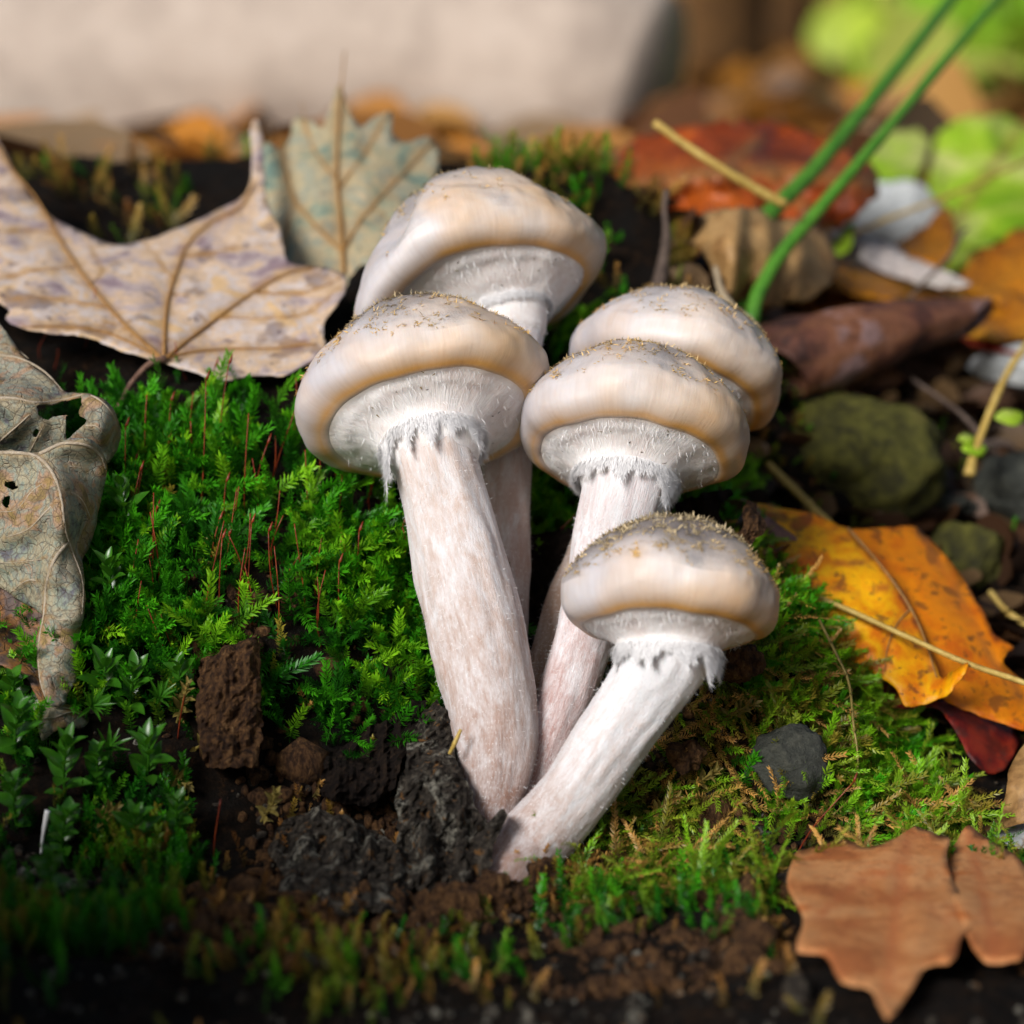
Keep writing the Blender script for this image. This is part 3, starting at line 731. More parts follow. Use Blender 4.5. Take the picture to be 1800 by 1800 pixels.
def blade(name, outline, ctrl, mat, parent, root=None, step=12, jag=2.0, holes=(), veins=(), thick=.022, ripple=.10, seed=0, dense=9, veinw=9, rdg=.10, vrad=3.0):
    """a leaf blade: outline and relief, meshed, with its own thickness"""
    df = tps(ctrl)
    per = np.sum(np.linalg.norm(np.diff(np.vstack([outline, outline[:1]]), axis=0), axis=1))
    ol = crom(outline, max(20, int(per / dense)), True)
    c0 = ol.mean(0)
    ja = jag * fbm(np.stack([ol[:, 0] / 14, ol[:, 1] / 14, 0 * ol[:, 0] + seed], -1), 1, 2, seed)
    dr = ol - c0; ol = ol + dr / (np.linalg.norm(dr, axis=1)[:, None] + 1e-6) * ja[:, None]
    pts = [Vector(p) for p in ol]; edges = [(i, (i + 1) % len(ol)) for i in range(len(ol))]
    hl = []
    for hp in holes:
        q = crom(hp, max(10, len(hp) * 3), True); q = q + np.random.default_rng(seed).normal(0, 1.0, q.shape); b = len(pts)
        pts += [Vector(p) for p in q]; edges += [(b + i, b + (i + 1) % len(q)) for i in range(len(q))]; hl.append(q)
    gx, gy = np.meshgrid(np.arange(ol[:, 0].min(), ol[:, 0].max(), step), np.arange(ol[:, 1].min(), ol[:, 1].max(), step))
    gx = gx + (np.arange(gx.shape[0]) % 2)[:, None] * step / 2
    r = np.random.default_rng(seed); gx = gx + r.uniform(-.2, .2, gx.shape) * step; gy = gy + r.uniform(-.2, .2, gy.shape) * step
    k = inside(ol, gx, gy) & (seg_dist(gx, gy, np.vstack([ol, ol[:1]])) > step * .4)
    for q in hl: k &= ~inside(q, gx, gy)
    pts += [Vector((a, b)) for a, b in zip(gx[k], gy[k])]
    V2, E2, F2, *_ = delaunay_2d_cdt(pts, edges, [], 1, 1e-4)
    v2 = np.array([(p[0], p[1]) for p in V2])
    F = []
    for f in F2:
        cc = v2[list(f)].mean(0)
        if not any(inside(q, cc[0], cc[1]) for q in hl): F.append(list(f))
    vm = np.zeros(len(v2))
    ridge = np.zeros(len(v2))
    for vl in veins:
        q = crom(vl[0], 24); w = vl[1]
        ds = seg_dist(v2[:, 0], v2[:, 1], q)
        vm = np.maximum(vm, np.exp(-(ds / (veinw * w)) ** 2)); ridge = np.maximum(ridge, np.exp(-(ds / (22 * w)) ** 2) * w)
    dz = df(v2[:, 0], v2[:, 1]) + ripple * fbm(np.stack([v2[:, 0] / 60, v2[:, 1] / 60, 0 * v2[:, 0] + seed], -1), 1, 3, seed + 1) + rdg * ridge
    w3 = P(v2[:, 0], v2[:, 1], dz)
    o = mk(name, w3, F, mat, parent, root=root, attrs={'vein': vm})
    s = o.modifiers.new('thickness', 'SOLIDIFY'); s.thickness = thick * CM; s.offset = 0
    dfx = lambda x, y: df(x, y) + ripple * fbm(np.stack([np.asarray(x) / 60, np.asarray(y) / 60, 0 * np.asarray(x) + seed], -1), 1, 3, seed + 1)
    return o, dfx

def vein_tubes(veins, df, mat, parent, root, rad=3.0, rdg=0.0):
    for vl in veins:
        q = crom(vl[0], 22); w = vl[1]
        path = P(q[:, 0], q[:, 1], df(q[:, 0], q[:, 1]) + (rdg * w - .008 if rdg < 0 else .015))
        v, f = tube(path, [rad * w / 100, rad * w * .45 / 100], 6)
        mk('vein', v, f, mat, parent, root=root)

MAT_VEIN = None
def simple_mat(name, cols, scale=6, rough=.6, bumpd=.0006, spec=.4, stretch=None, bs=.7, det=7):
    m = Mat(name); g = m.scale(m.geo(), 100)
    if stretch: g = m.scale(g, stretch)
    n1 = m.noise(g, scale, det, .68); n2 = m.noise(g, scale * .25, 4, .6)
    f = m.math('ADD', m.math('MULTIPLY', n1, .65), m.math('MULTIPLY', n2, .35))
    k = len(cols)
    c = m.cramp(f, [(.30 + .42 * i / max(1, k - 1), cc) for i, cc in enumerate(cols)])
    return m.done(c, rough, spec, m.bump(n1, bs, bumpd))

MAT_VEIN_TAN = simple_mat('vein_tan', [(.18, .085, .02), (.34, .17, .045), (.42, .25, .09)], 8)
MAT_VEIN_GREY = simple_mat('vein_grey', [(.22, .16, .10), (.40, .33, .24), (.5, .44, .36)], 12)
MAT_PETIOLE = simple_mat('petiole', [(.10, .05, .03), (.20, .11, .075), (.32, .22, .17)], 7)

def leaf(name, label, outline, ctrl, mat, group=None, veins=(), tubes=None, tubemat=None, petiole=None, petmat=None, prad=5, **kw):
    ce = np.mean(np.array(outline), 0); df0 = tps(ctrl)
    low = outline[int(np.argmax([p[1] for p in outline]))]
    t = thing(name, label, 'leaf', P(low[0], low[1], float(df0(low[0], low[1]))), group)
    b, df = blade('blade', outline, ctrl, mat, t, veins=veins, **kw)
    if tubes: vein_tubes(tubes, df, tubemat or MAT_VEIN_TAN, b, t, kw.get('vrad', 3.0))
    if petiole is not None:
        v, f = tube(px_path(petiole, 18), [prad / 100 * 1.25, prad / 100 * .8, prad / 100, prad / 100 * 1.2], 10, lump=.12, freq=6)
        mk('petiole', v, f, petmat or MAT_PETIOLE, t)
    return t, df

# --- big pale maple leaf
M_MAPLE = leaf_mat('pale_maple', [(.30, .22, .25), (.50, .41, .40), (.68, .49, .32), (.62, .55, .54), (.72, .50, .28)], 2.6, spot=(.13, .09, .10), spots=.75, veincol=(.36, .19, .045), fine=14, trans=.12, rough=.48, spotscale=1.15)
J = (288, 632)
mv = [([J, (210, 560), (130, 460), (65, 350), (20, 295), (-25, 225)], 1.0), ([J, (293, 540), (310, 480), (330, 430), (372, 390), (420, 366), (446, 325)], 1.0),
      ([J, (340, 590), (400, 545), (450, 510), (500, 482), (550, 470)], 1.0), ([J, (330, 620), (400, 613), (480, 612), (556, 604)], .8), ([J, (250, 612), (180, 582), (100, 574), (40, 574)], .8),
      ([(130, 470), (60, 476), (0, 490), (-60, 500)], .5), ([(188, 540), (120, 530), (60, 522), (0, 532)], .5), ([(98, 412), (50, 405), (0, 408)], .4),
      ([(385, 557), (470, 560), (540, 550), (592, 508)], .5), ([(448, 513), (520, 517), (575, 500), (600, 488)], .5), ([(318, 452), (360, 447), (430, 433), (480, 430)], .45), ([(306, 490), (285, 468), (255, 425)], .4),
      ([(300, 515), (340, 520), (380, 508)], .3), ([(160, 500), (180, 470), (150, 430)], .3), ([(236, 585), (200, 570), (170, 562)], .3)]
ml = [(300, 640), (285, 636), (230, 622), (180, 602), (140, 590), (112, 588), (60, 582), (22, 570), (8, 560), (15, 548), (0, 535), (-60, 520), (-130, 480), (-150, 400), (-110, 330), (-90, 260), (-50, 200), (-20, 215), (15, 280), (35, 312), (60, 345), (92, 382), (130, 402), (170, 420), (200, 430), (240, 426), (280, 414), (330, 396), (390, 366), (424, 348), (438, 325), (443, 290), (440, 225), (455, 215), (464, 290), (466, 335), (478, 372), (492, 405), (500, 440), (512, 462), (545, 468), (588, 474), (607, 488), (606, 515), (590, 540), (574, 562), (568, 590), (573, 606), (556, 630), (522, 650), (490, 660), (440, 661), (400, 668), (370, 666), (330, 652)]
t, df = leaf('maple_leaf', 'large pale beige maple leaf with brown veins lying on the moss', ml,
     [(288, 632, 4.3), (400, 668, 4.0), (560, 630, 4.6), (20, 570, 5.0), (140, 590, 4.6), (605, 500, 6.4), (500, 450, 7.6), (300, 500, 6.6), (300, 415, 8.6), (450, 300, 10.2), (450, 220, 11.6), (130, 470, 7.2), (35, 312, 10.0), (-50, 205, 12), (-130, 450, 7.6), (180, 420, 8.6), (400, 560, 5.8)],
     M_MAPLE, veins=mv, tubes=mv, petiole=[(290, 630, 4.2), (262, 640, 3.95), (235, 668, 3.7), (215, 700, 3.3), (204, 730, 2.9), (200, 760, 2.9)], prad=6, ripple=.13, jag=2.5, seed=3, step=10)

# --- grey-green leaf behind the tallest cap
M_GREEN = leaf_mat('grey_green_leaf', [(.16, .24, .20), (.32, .36, .26), (.50, .40, .24), (.30, .33, .26), (.55, .44, .28)], 3.0, spot=(.12, .13, .11), spots=.5, veincol=(.40, .24, .09), fine=12, spotscale=1.6)
gv_ = [([(604, 480), (600, 400), (592, 300), (598, 180), (606, 90)], 1.3), ([(602, 440), (640, 380), (690, 325), (760, 250)], .8), ([(600, 440), (540, 380), (510, 330), (490, 230)], .8), ([(596, 330), (640, 270), (690, 190)], .6), ([(595, 320), (550, 260), (530, 180)], .6), ([(520, 345), (505, 400), (500, 440)], .5), ([(652, 365), (680, 380), (690, 400)], .4)]
leaf('fallen_leaf', 'grey-green mottled leaf standing behind the tallest mushroom cap', [(500, 472), (482, 430), (472, 390), (467, 345), (462, 300), (452, 262), (470, 250), (492, 262), (510, 240), (520, 205), (548, 212), (566, 224), (580, 190), (596, 150), (612, 186), (632, 222), (660, 205), (690, 196), (688, 232), (712, 250), (752, 240), (770, 262), (768, 300), (750, 335), (720, 380), (680, 440), (640, 500), (560, 500)],
     [(500, 472, 9.5), (640, 500, 9.0), (600, 300, 11.2), (470, 300, 12), (606, 70, 14.5), (780, 200, 13.6), (760, 330, 11.8), (600, 420, 9.8)], M_GREEN, veins=gv_, tubes=gv_, ripple=.12, seed=7)

# --- curled grey leaf at the left edge
M_CURL = leaf_mat('dry_curled_leaf', [(.13, .13, .15), (.25, .29, .23), (.38, .33, .22), (.27, .30, .25), (.40, .26, .17), (.30, .21, .08)], 3.6, spot=(.07, .05, .03), spots=.6, reti=5.0, veincol=(.32, .19, .07), fine=22, trans=.06, rough=.7, retcol=(.11, .07, .05), bumpd=.0007, spotscale=1.6)
M_CURLIN = leaf_mat('dry_leaf_inside', [(.05, .035, .035), (.12, .075, .06), (.30, .13, .035), (.10, .07, .06)], 3.5, reti=3.0, retcol=(.03, .02, .02), rough=.6, trans=.05)
cur = thing('curled_leaf', 'dry grey-green curled leaf with holes hanging over the moss', 'leaf', P(100, 1290, -1.5))
hole1 = [(64, 722), (66, 712), (92, 711), (118, 704), (143, 697), (144, 712), (139, 728), (152, 737), (150, 744), (128, 762), (117, 772), (115, 740), (118, 730), (100, 732), (80, 738)]
vu = [([(-40, 622), (0, 624), (40, 632), (80, 655), (112, 690)], 1.0), ([(-40, 702), (20, 700), (66, 708), (110, 703), (145, 694)], 1.2), ([(0, 775), (40, 740), (60, 720)], .6), ([(145, 694), (170, 700), (195, 725), (205, 760), (190, 808)], .8), ([(52, 795), (70, 760), (78, 745)], .5), ([(0, 608), (25, 612), (50, 630)], .6), ([(150, 748), (170, 750), (185, 765), (188, 780)], .5)]
b, df = blade('upper_lobe', [(-70, 545), (-20, 558), (0, 570), (22, 600), (50, 638), (90, 668), (110, 684), (122, 692), (145, 691), (170, 697), (192, 712), (206, 736), (211, 765), (203, 795), (188, 816), (150, 850), (90, 850), (20, 850), (-70, 850)],
      [(-60, 560, 3.2), (0, 575, 2.6), (60, 645, 1.9), (120, 690, 1.6), (0, 640, 1.9), (0, 705, .7), (60, 712, .75), (145, 694, 1.0), (40, 770, .9), (100, 760, .75), (100, 850, 1.4), (-60, 850, 1.9), (165, 720, .45), (185, 760, .4), (210, 765, 1.5), (188, 815, 1.3), (-60, 700, 1.2), (150, 790, .9), (40, 800, 1.3)], M_CURL, cur, holes=[hole1, [(59, 758), (65, 752), (69, 758), (66, 766), (60, 767)]], veins=vu, ripple=.10, seed=13, step=7, jag=2.2, dense=6, veinw=4, thick=.03, rdg=-.22)
vein_tubes(vu, df, MAT_VEIN_GREY, b, cur, 3.4, -.22)
vl = [([(-40, 800), (0, 796), (40, 797), (70, 805), (95, 835), (108, 880), (113, 925), (125, 965), (140, 1005), (146, 1040), (143, 1080)], 1.2), ([(70, 798), (110, 780), (150, 782), (176, 800), (186, 825)], 1.2), ([(120, 952), (95, 985), (82, 1030), (78, 1080), (70, 1120), (68, 1160), (72, 1200), (80, 1225)], 1.1), ([(108, 875), (80, 900), (50, 930), (10, 945)], .7), ([(112, 862), (140, 875), (158, 910), (160, 935)], .7), ([(100, 840), (60, 860), (30, 895), (0, 900)], .5), ([(80, 1025), (50, 1020), (20, 1040)], .6), ([(78, 1080), (110, 1090), (140, 1085)], .5), ([(100, 975), (60, 985), (0, 990)], .5), ([(75, 1180), (100, 1180), (130, 1190)], .5), ([(110, 820), (140, 822), (175, 840)], .4)]
b, df = blade('lower_lobe', [(-70, 782), (-10, 796), (20, 791), (40, 799), (60, 796), (85, 790), (112, 776), (150, 770), (176, 786), (187, 818), (183, 850), (174, 890), (166, 930), (156, 962), (143, 985), (146, 1015), (149, 1045), (146, 1085), (139, 1115), (134, 1150), (134, 1185), (133, 1200), (118, 1222), (114, 1238), (92, 1242), (80, 1228), (72, 1200), (66, 1160), (65, 1120), (74, 1095), (76, 1080), (55, 1066), (30, 1052), (4, 1034), (-70, 990)],
      [(-60, 790, .9), (0, 796, .2), (60, 797, .1), (112, 776, .05), (150, 772, .0), (187, 818, .7), (170, 910, .5), (150, 972, .3), (112, 925, -.75), (100, 860, -.6), (130, 830, .0), (145, 880, -.1), (140, 920, -.2), (40, 860, -.3), (20, 940, -.2), (-60, 900, .5), (60, 1000, -.5), (82, 1035, -.55), (110, 1010, -.95), (149, 1045, -.6), (4, 1034, .1), (74, 1095, -.6), (110, 1090, -1.25), (139, 1115, -.9), (66, 1150, -.8), (100, 1160, -1.45), (134, 1185, -1.15), (100, 1235, -1.45)], M_CURL, cur, holes=[[(8, 850), (18, 846), (28, 852), (34, 856), (22, 862), (14, 858)], [(6, 876), (12, 872), (18, 876), (17, 890), (10, 893), (5, 888)]], veins=vl, ripple=.09, seed=14, step=7, jag=2.2, dense=6, veinw=4, thick=.03, rdg=-.28)
vein_tubes(vl, df, MAT_VEIN_GREY, b, cur, 3.4, -.28)
blade('dark_inner_face', [(-60, 1000), (4, 1030), (40, 1050), (80, 1075), (84, 1120), (80, 1170), (84, 1225), (74, 1236), (60, 1216), (48, 1192), (25, 1182), (4, 1170), (-20, 1165), (-60, 1150)], [(-60, 1000, .4), (4, 1030, .2), (80, 1075, -.25), (40, 1120, -.2), (80, 1170, -.8), (80, 1228, -1.5), (50, 1195, -1.35), (4, 1165, -1.2), (-60, 1150, -.9)], M_CURLIN, cur, ripple=.08, seed=15, step=9, jag=1.5, dense=6, thick=.03)
vt = [([(62, 1262), (90, 1262), (125, 1252), (148, 1258)], .8), ([(80, 1240), (110, 1243), (135, 1250)], .6)]
b, df = blade('curled_tip', [(56, 1212), (66, 1222), (76, 1236), (100, 1238), (122, 1240), (142, 1250), (155, 1264), (152, 1274), (140, 1280), (118, 1278), (98, 1284), (84, 1296), (74, 1302), (68, 1280), (60, 1250)], [(56, 1212, -1.0), (76, 1236, -1.35), (122, 1240, -1.3), (155, 1266, -1.0), (140, 1280, -1.3), (98, 1284, -1.7), (74, 1302, -1.5), (64, 1260, -1.35), (100, 1262, -1.75)], M_CURL, cur, veins=vt, ripple=.05, seed=16, step=7, jag=1.4, dense=5, veinw=4, thick=.03)
vein_tubes(vt, df, MAT_VEIN_GREY, b, cur, 2.8)
blade('rolled_edge', [(120, 1276), (140, 1268), (154, 1262), (158, 1270), (152, 1280), (138, 1284), (124, 1282)], [(120, 1276, -1.2), (154, 1262, -.8), (140, 1284, -1.0), (158, 1270, -.8)], M_CURLIN, cur, seed=17, step=6, dense=5, thick=.03)

# --- orange leaves on the right
M_OR1 = leaf_mat('bright_orange_leaf', [(.72, .17, .003), (.86, .30, .002), (.96, .50, .004), (.90, .36, .003), (.76, .20, .004)], 2.4, dark=.18, spot=(.14, .045, .02), spots=.85, veincol=(.45, .12, .02), fine=10, trans=.22, rough=.38, spotscale=2.2)
M_OR2 = leaf_mat('deep_orange_leaf', [(.56, .11, .003), (.74, .20, .002), (.80, .26, .003), (.64, .14, .004)], 2.0, dark=.25, spot=(.11, .04, .012), spots=.8, veincol=(.30, .10, .02), fine=10, trans=.2, rough=.4, spotscale=2.6)
M_RED = leaf_mat('dark_red_leaf', [(.06, .006, .005), (.20, .014, .007), (.28, .03, .010), (.12, .010, .006)], 4.0, spots=.6, veincol=(.05, .012, .008), fine=10, trans=.15, rough=.4)
M_PEACH = leaf_mat('peach_orange_leaf', [(.48, .16, .05), (.62, .26, .09), (.66, .32, .13), (.55, .18, .05)], 2.0, spot=(.28, .08, .03), spots=.5, veincol=(.50, .15, .05), fine=16, trans=.15, rough=.55, spotscale=4)
M_TANL = leaf_mat('tan_brown_leaf', [(.20, .10, .035), (.38, .21, .075), (.52, .32, .13), (.42, .24, .10)], 2.0, spot=(.10, .05, .02), spots=.5, veincol=(.50, .30, .12), fine=10, trans=.12, rough=.5)
M_PINK = leaf_mat('mauve_brown_leaf', [(.22, .12, .10), (.36, .20, .17), (.44, .26, .20)], 2.0, spots=.4, spot=(.12, .06, .06), fine=10)
M_BRN = leaf_mat('brown_rolled_leaf', [(.045, .020, .016), (.12, .045, .028), (.22, .09, .045), (.26, .16, .15)], 2.0, spot=(.03, .015, .01), spots=.5, veincol=(.16, .07, .03), fine=10, rough=.5, trans=.05)
M_RUST = leaf_mat('rust_red_leaf', [(.16, .025, .008), (.38, .065, .010), (.50, .11, .012)], 1.6, spots=.5, fine=8, rough=.4, trans=.2)
M_ORB = leaf_mat('amber_leaf', [(.42, .14, .010), (.58, .22, .012), (.62, .28, .02)], 1.4, spots=.5, fine=6, rough=.45, trans=.25)
M_LIME = leaf_mat('lime_leaf', [(.30, .62, .01), (.55, .78, .06), (.78, .84, .28)], 1.2, fine=5, rough=.35, trans=.45)
M_PALE = leaf_mat('pale_leaf', [(.40, .36, .34), (.58, .52, .50), (.50, .46, .42)], 1.5, fine=8, spots=.2)

ov = [([(1490, 928), (1530, 972), (1570, 1022), (1602, 1072), (1625, 1122), (1646, 1190)], 1.0), ([(1600, 1070), (1575, 1100), (1560, 1140), (1555, 1180)], .6), ([(1540, 985), (1480, 990), (1420, 975)], .4), ([(1575, 1030), (1510, 1040), (1440, 1035)], .4), ([(1510, 950), (1440, 930), (1390, 925)], .4)]
leaf('orange_leaf', 'deep orange spotted leaf beneath the bright orange one', [(1470, 925), (1500, 930), (1560, 928), (1602, 924), (1626, 940), (1662, 976), (1702, 1032), (1732, 1082), (1752, 1118), (1782, 1138), (1768, 1150), (1764, 1166), (1792, 1192), (1850, 1232), (1850, 1290), (1792, 1282), (1742, 1266), (1700, 1250), (1664, 1232), (1630, 1190), (1600, 1120), (1560, 1050), (1500, 970)],
     [(1470, 925, 6.0), (1602, 924, 6.8), (1702, 1032, 5.6), (1782, 1138, 4.6), (1850, 1232, 4.0), (1792, 1282, 3.2), (1664, 1232, 3.2), (1560, 1050, 4.8), (1650, 1080, 4.6), (1720, 1180, 3.8)], M_OR2, 'fallen orange leaves', veins=[([(1620, 940), (1680, 1040), (1730, 1140), (1800, 1230)], .7)], ripple=.12, seed=21, step=14, jag=3)
t, df = leaf('orange_leaf', 'bright orange leaf with black spots and a curled tip beside the mossy mound', [(1262, 884), (1330, 886), (1372, 892), (1420, 900), (1452, 911), (1474, 925), (1490, 931), (1530, 972), (1572, 1022), (1604, 1072), (1626, 1122), (1644, 1168), (1656, 1192), (1680, 1178), (1700, 1164), (1697, 1182), (1688, 1196), (1668, 1220), (1640, 1234), (1614, 1240), (1590, 1240), (1574, 1210), (1544, 1188), (1504, 1166), (1474, 1134), (1452, 1112), (1422, 1092), (1392, 1062), (1366, 1042), (1338, 1000), (1300, 950)],
     [(1262, 884, 5.6), (1372, 892, 5.6), (1490, 931, 5.4), (1604, 1072, 4.0), (1644, 1180, 2.9), (1700, 1164, 2.2), (1614, 1240, 2.5), (1590, 1200, 2.7), (1504, 1166, 3.2), (1422, 1092, 3.9), (1338, 1000, 4.6), (1480, 1030, 4.1), (1560, 1130, 3.2)], M_OR1, 'fallen orange leaves', veins=ov, tubes=ov[:2], ripple=.12, seed=22, step=11, jag=2.5)
leaf('red_leaf', 'dark red leaf in the shade under the orange leaves', [(1418, 1090), (1500, 1160), (1592, 1222), (1666, 1232), (1742, 1262), (1788, 1290), (1776, 1336), (1746, 1362), (1708, 1336), (1680, 1286), (1648, 1246), (1592, 1246), (1548, 1236), (1490, 1188), (1440, 1134)],
     [(1418, 1090, 4.6), (1592, 1222, 3.5), (1788, 1290, 3.8), (1746, 1362, 2.6), (1648, 1246, 3.2), (1490, 1188, 3.9)], M_RED, ripple=.12, seed=23, step=10, jag=3, veins=[([(1430, 1100), (1560, 1215), (1680, 1250), (1765, 1320)], .7), ([(1700, 1262), (1735, 1285), (1745, 1345)], .5), ([(1690, 1258), (1740, 1268), (1780, 1290)], .5)])
leaf('leaf_tip', 'mauve pointed leaf tip lying on the bright orange leaf', [(1290, 880), (1326, 886), (1346, 906), (1380, 930), (1402, 949), (1372, 951), (1330, 947), (1296, 935)], [(1290, 880, 5.0), (1346, 906, 4.7), (1402, 949, 4.4), (1330, 947, 4.5)], M_PINK, ripple=.03, seed=24, jag=1)
leaf('peach_leaf', 'peach coloured leaf with a wavy edge lying in front of the mound', [(1398, 1502), (1432, 1490), (1480, 1477), (1500, 1480), (1520, 1491), (1562, 1480), (1600, 1458), (1612, 1454), (1642, 1466), (1669, 1476), (1664, 1504), (1680, 1560), (1720, 1610), (1690, 1650), (1672, 1690), (1630, 1700), (1600, 1740), (1560, 1790), (1530, 1740), (1480, 1725), (1450, 1680), (1400, 1670), (1412, 1620), (1385, 1560)],
     [(1398, 1502, -3.4), (1500, 1480, -3.0), (1612, 1454, -2.6), (1669, 1476, -3.0), (1690, 1640, -7.8), (1570, 1760, -10.5), (1420, 1660, -8.3), (1540, 1580, -6.0)], M_PEACH, 'fallen peach leaves', veins=[([(1600, 1460), (1580, 1560), (1560, 1740)], 1.0), ([(1590, 1520), (1500, 1560), (1430, 1620)], .6), ([(1585, 1560), (1640, 1600), (1680, 1640)], .6)], ripple=.2, seed=25, step=14)
leaf('peach_leaf', 'small folded orange-tan leaf next to the wavy peach leaf', [(1668, 1500), (1682, 1478), (1702, 1452), (1722, 1465), (1756, 1488), (1800, 1520), (1830, 1600), (1800, 1680), (1730, 1690), (1690, 1620), (1668, 1550)],
     [(1668, 1500, -2.9), (1702, 1452, -2.0), (1756, 1488, -2.6), (1830, 1600, -6.2), (1730, 1690, -8.8), (1690, 1580, -6.2)], M_PEACH, 'fallen peach leaves', veins=[([(1702, 1455), (1720, 1540), (1750, 1680)], 1.0)], ripple=.15, seed=26, step=14)
leaf('tan_leaf', 'tan brown leaf standing at the right beside a pale stone', [(1860, 1250), (1824, 1280), (1798, 1312), (1776, 1350), (1766, 1400), (1756, 1436), (1722, 1458), (1712, 1468), (1760, 1458), (1800, 1446), (1870, 1440), (1900, 1340)],
     [(1860, 1250, 2.2), (1776, 1350, 1.0), (1756, 1436, .6), (1712, 1468, .6), (1870, 1440, .4), (1900, 1340, 1.4), (1800, 1390, .4)], M_TANL, veins=[([(1860, 1280), (1800, 1380), (1740, 1452)], .8)], ripple=.1, seed=27)

# --- the pile of brown leaves behind, right
leaf('rust_leaf', 'broad rust red leaf behind the curled tan leaf and green stems', [(1085, 340), (1095, 260), (1180, 225), (1300, 215), (1420, 230), (1530, 290), (1542, 335), (1512, 372), (1478, 404), (1420, 400), (1320, 390), (1200, 400), (1130, 390)], [(1085, 340, 17), (1180, 225, 20), (1420, 230, 20), (1540, 320, 18), (1420, 400, 16), (1200, 400, 15.5), (1320, 300, 17)], M_RUST, ripple=.8, seed=31, step=14, jag=8, veins=[([(1100, 330), (1300, 300), (1530, 320)], 1.5), ([(1250, 310), (1330, 250)], 1), ([(1350, 305), (1430, 380)], 1)], rdg=-.8)
leaf('curled_tan_leaf', 'curled tan leaf arching over a dark hollow behind the green stems', [(1178, 410), (1198, 388), (1240, 371), (1290, 365), (1335, 369), (1380, 384), (1425, 386), (1458, 420), (1474, 470), (1452, 502), (1415, 527), (1365, 540), (1308, 560), (1272, 520), (1255, 478), (1236, 446), (1212, 436)], [(1178, 410, 12.5), (1240, 371, 12.8), (1335, 369, 13.5), (1458, 420, 14.5), (1474, 470, 14.2), (1365, 540, 12.2), (1290, 540, 11.5), (1255, 478, 11.0), (1212, 436, 11.6), (1320, 450, 11.2), (1290, 410, 11.2)], M_TANL, veins=[([(1300, 370), (1290, 430), (1285, 520)], .8), ([(1340, 372), (1350, 440), (1345, 530)], .8), ([(1400, 390), (1410, 450), (1395, 520)], .8)], ripple=.25, seed=32, step=9, jag=5, rdg=-.5)
def rolled(label, axis_pts, radii, turns, mat, seed, start=0.0, length_wave=.12):
    ax_ = np.array(axis_pts, float); q = crom(ax_, 60); path = P(q[:, 0], q[:, 1], q[:, 2])
    rd = np.interp(np.linspace(0, 1, 60), np.linspace(0, 1, len(radii)), radii) / 100
    tg, a, b = frames(path); nu = 80; th = np.linspace(0, turns * 2 * np.pi, nu) + start
    k = np.linspace(0, 1, nu)
    rr = rd[:, None] * (1.0 - .42 * k[None] * turns / 1.3) * (1 + .08 * fbm(np.stack([np.cos(th)[None] + 0 * rd[:, None], np.sin(th)[None] + 0 * rd[:, None], np.linspace(0, 4, 60)[:, None] + 0 * th[None]], -1), 1.3, 3, seed))
    end = length_wave * np.sin(k * 9 + seed)[None, :, None] * tg[:, None] * (np.linspace(-1, 1, 60) ** 3)[:, None, None] * 6
    v = path[:, None] + rr[..., None] * (np.cos(th)[None, :, None] * a[:, None] + np.sin(th)[None, :, None] * b[:, None]) + end
    vm = np.clip(1 - np.abs(((k * 9) % 1) - .5) * 9, 0, 1)[None] * np.ones((60, 1)) * .6
    t = thing('rolled_leaf', label, 'leaf', v.reshape(-1, 3)[np.argmin(v[..., 2])])
    o = mk('blade', v.reshape(-1, 3), grid_faces(nu, 60), mat, t, attrs={'vein': vm.reshape(-1)})
    s_ = o.modifiers.new('thickness', 'SOLIDIFY'); s_.thickness = .0003; s_.offset = 0
rolled('dark brown leaf rolled into a tube above the mossy rock', [(1335, 655, 10.6), (1400, 632, 10.8), (1500, 610, 11.4), (1600, 580, 12.2), (1720, 560, 13.4)], [98, 100, 90, 66, 40], 1.35, M_BRN, 33, 2.6)
leaf('amber_leaf', 'flat amber orange leaf lying under the pale pink strip', [(1462, 452), (1540, 458), (1600, 488), (1700, 500), (1800, 520), (1870, 560), (1820, 592), (1700, 592), (1650, 535), (1560, 528), (1480, 510)], [(1462, 452, 18), (1600, 488, 18), (1870, 560, 16), (1700, 592, 15), (1560, 528, 15.5)], M_ORB, 'amber leaves in the litter', ripple=.7, seed=34, step=12, jag=6)
leaf('amber_leaf', 'pointed amber leaf standing up against the lime green leaves', [(1572, 436), (1620, 402), (1668, 362), (1678, 400), (1662, 462), (1610, 462)], [(1572, 436, 19), (1668, 362, 22), (1662, 462, 18.5)], M_ORB, 'amber leaves in the litter', ripple=.7, seed=35, step=12, jag=6)
leaf('amber_leaf', 'rounded amber leaf below the brightest lime green leaf', [(1690, 480), (1735, 436), (1800, 404), (1870, 400), (1880, 540), (1790, 545), (1720, 520)], [(1690, 480, 18.5), (1800, 404, 21), (1880, 540, 17), (1720, 520, 17.5)], M_ORB, 'amber leaves in the litter', ripple=.7, seed=36, step=12, jag=6)
leaf('pale_pink_leaf', 'pale pink leaf strip lying across the amber leaves', [(1496, 406), (1560, 428), (1622, 458), (1704, 497), (1660, 506), (1602, 496), (1548, 478), (1510, 450)], [(1496, 406, 18), (1622, 458, 17.2), (1704, 497, 16.5), (1548, 478, 16.8)], M_PALE, ripple=.7, seed=37, step=12, jag=6)
leaf('rust_leaf', 'deep red-brown leaf in shadow below the amber leaves', [(1690, 585), (1760, 580), (1870, 590), (1880, 640), (1800, 625), (1720, 612)], [(1690, 585, 15.5), (1870, 590, 16), (1800, 630, 14)], M_RED, seed=38, step=20, ripple=.2)
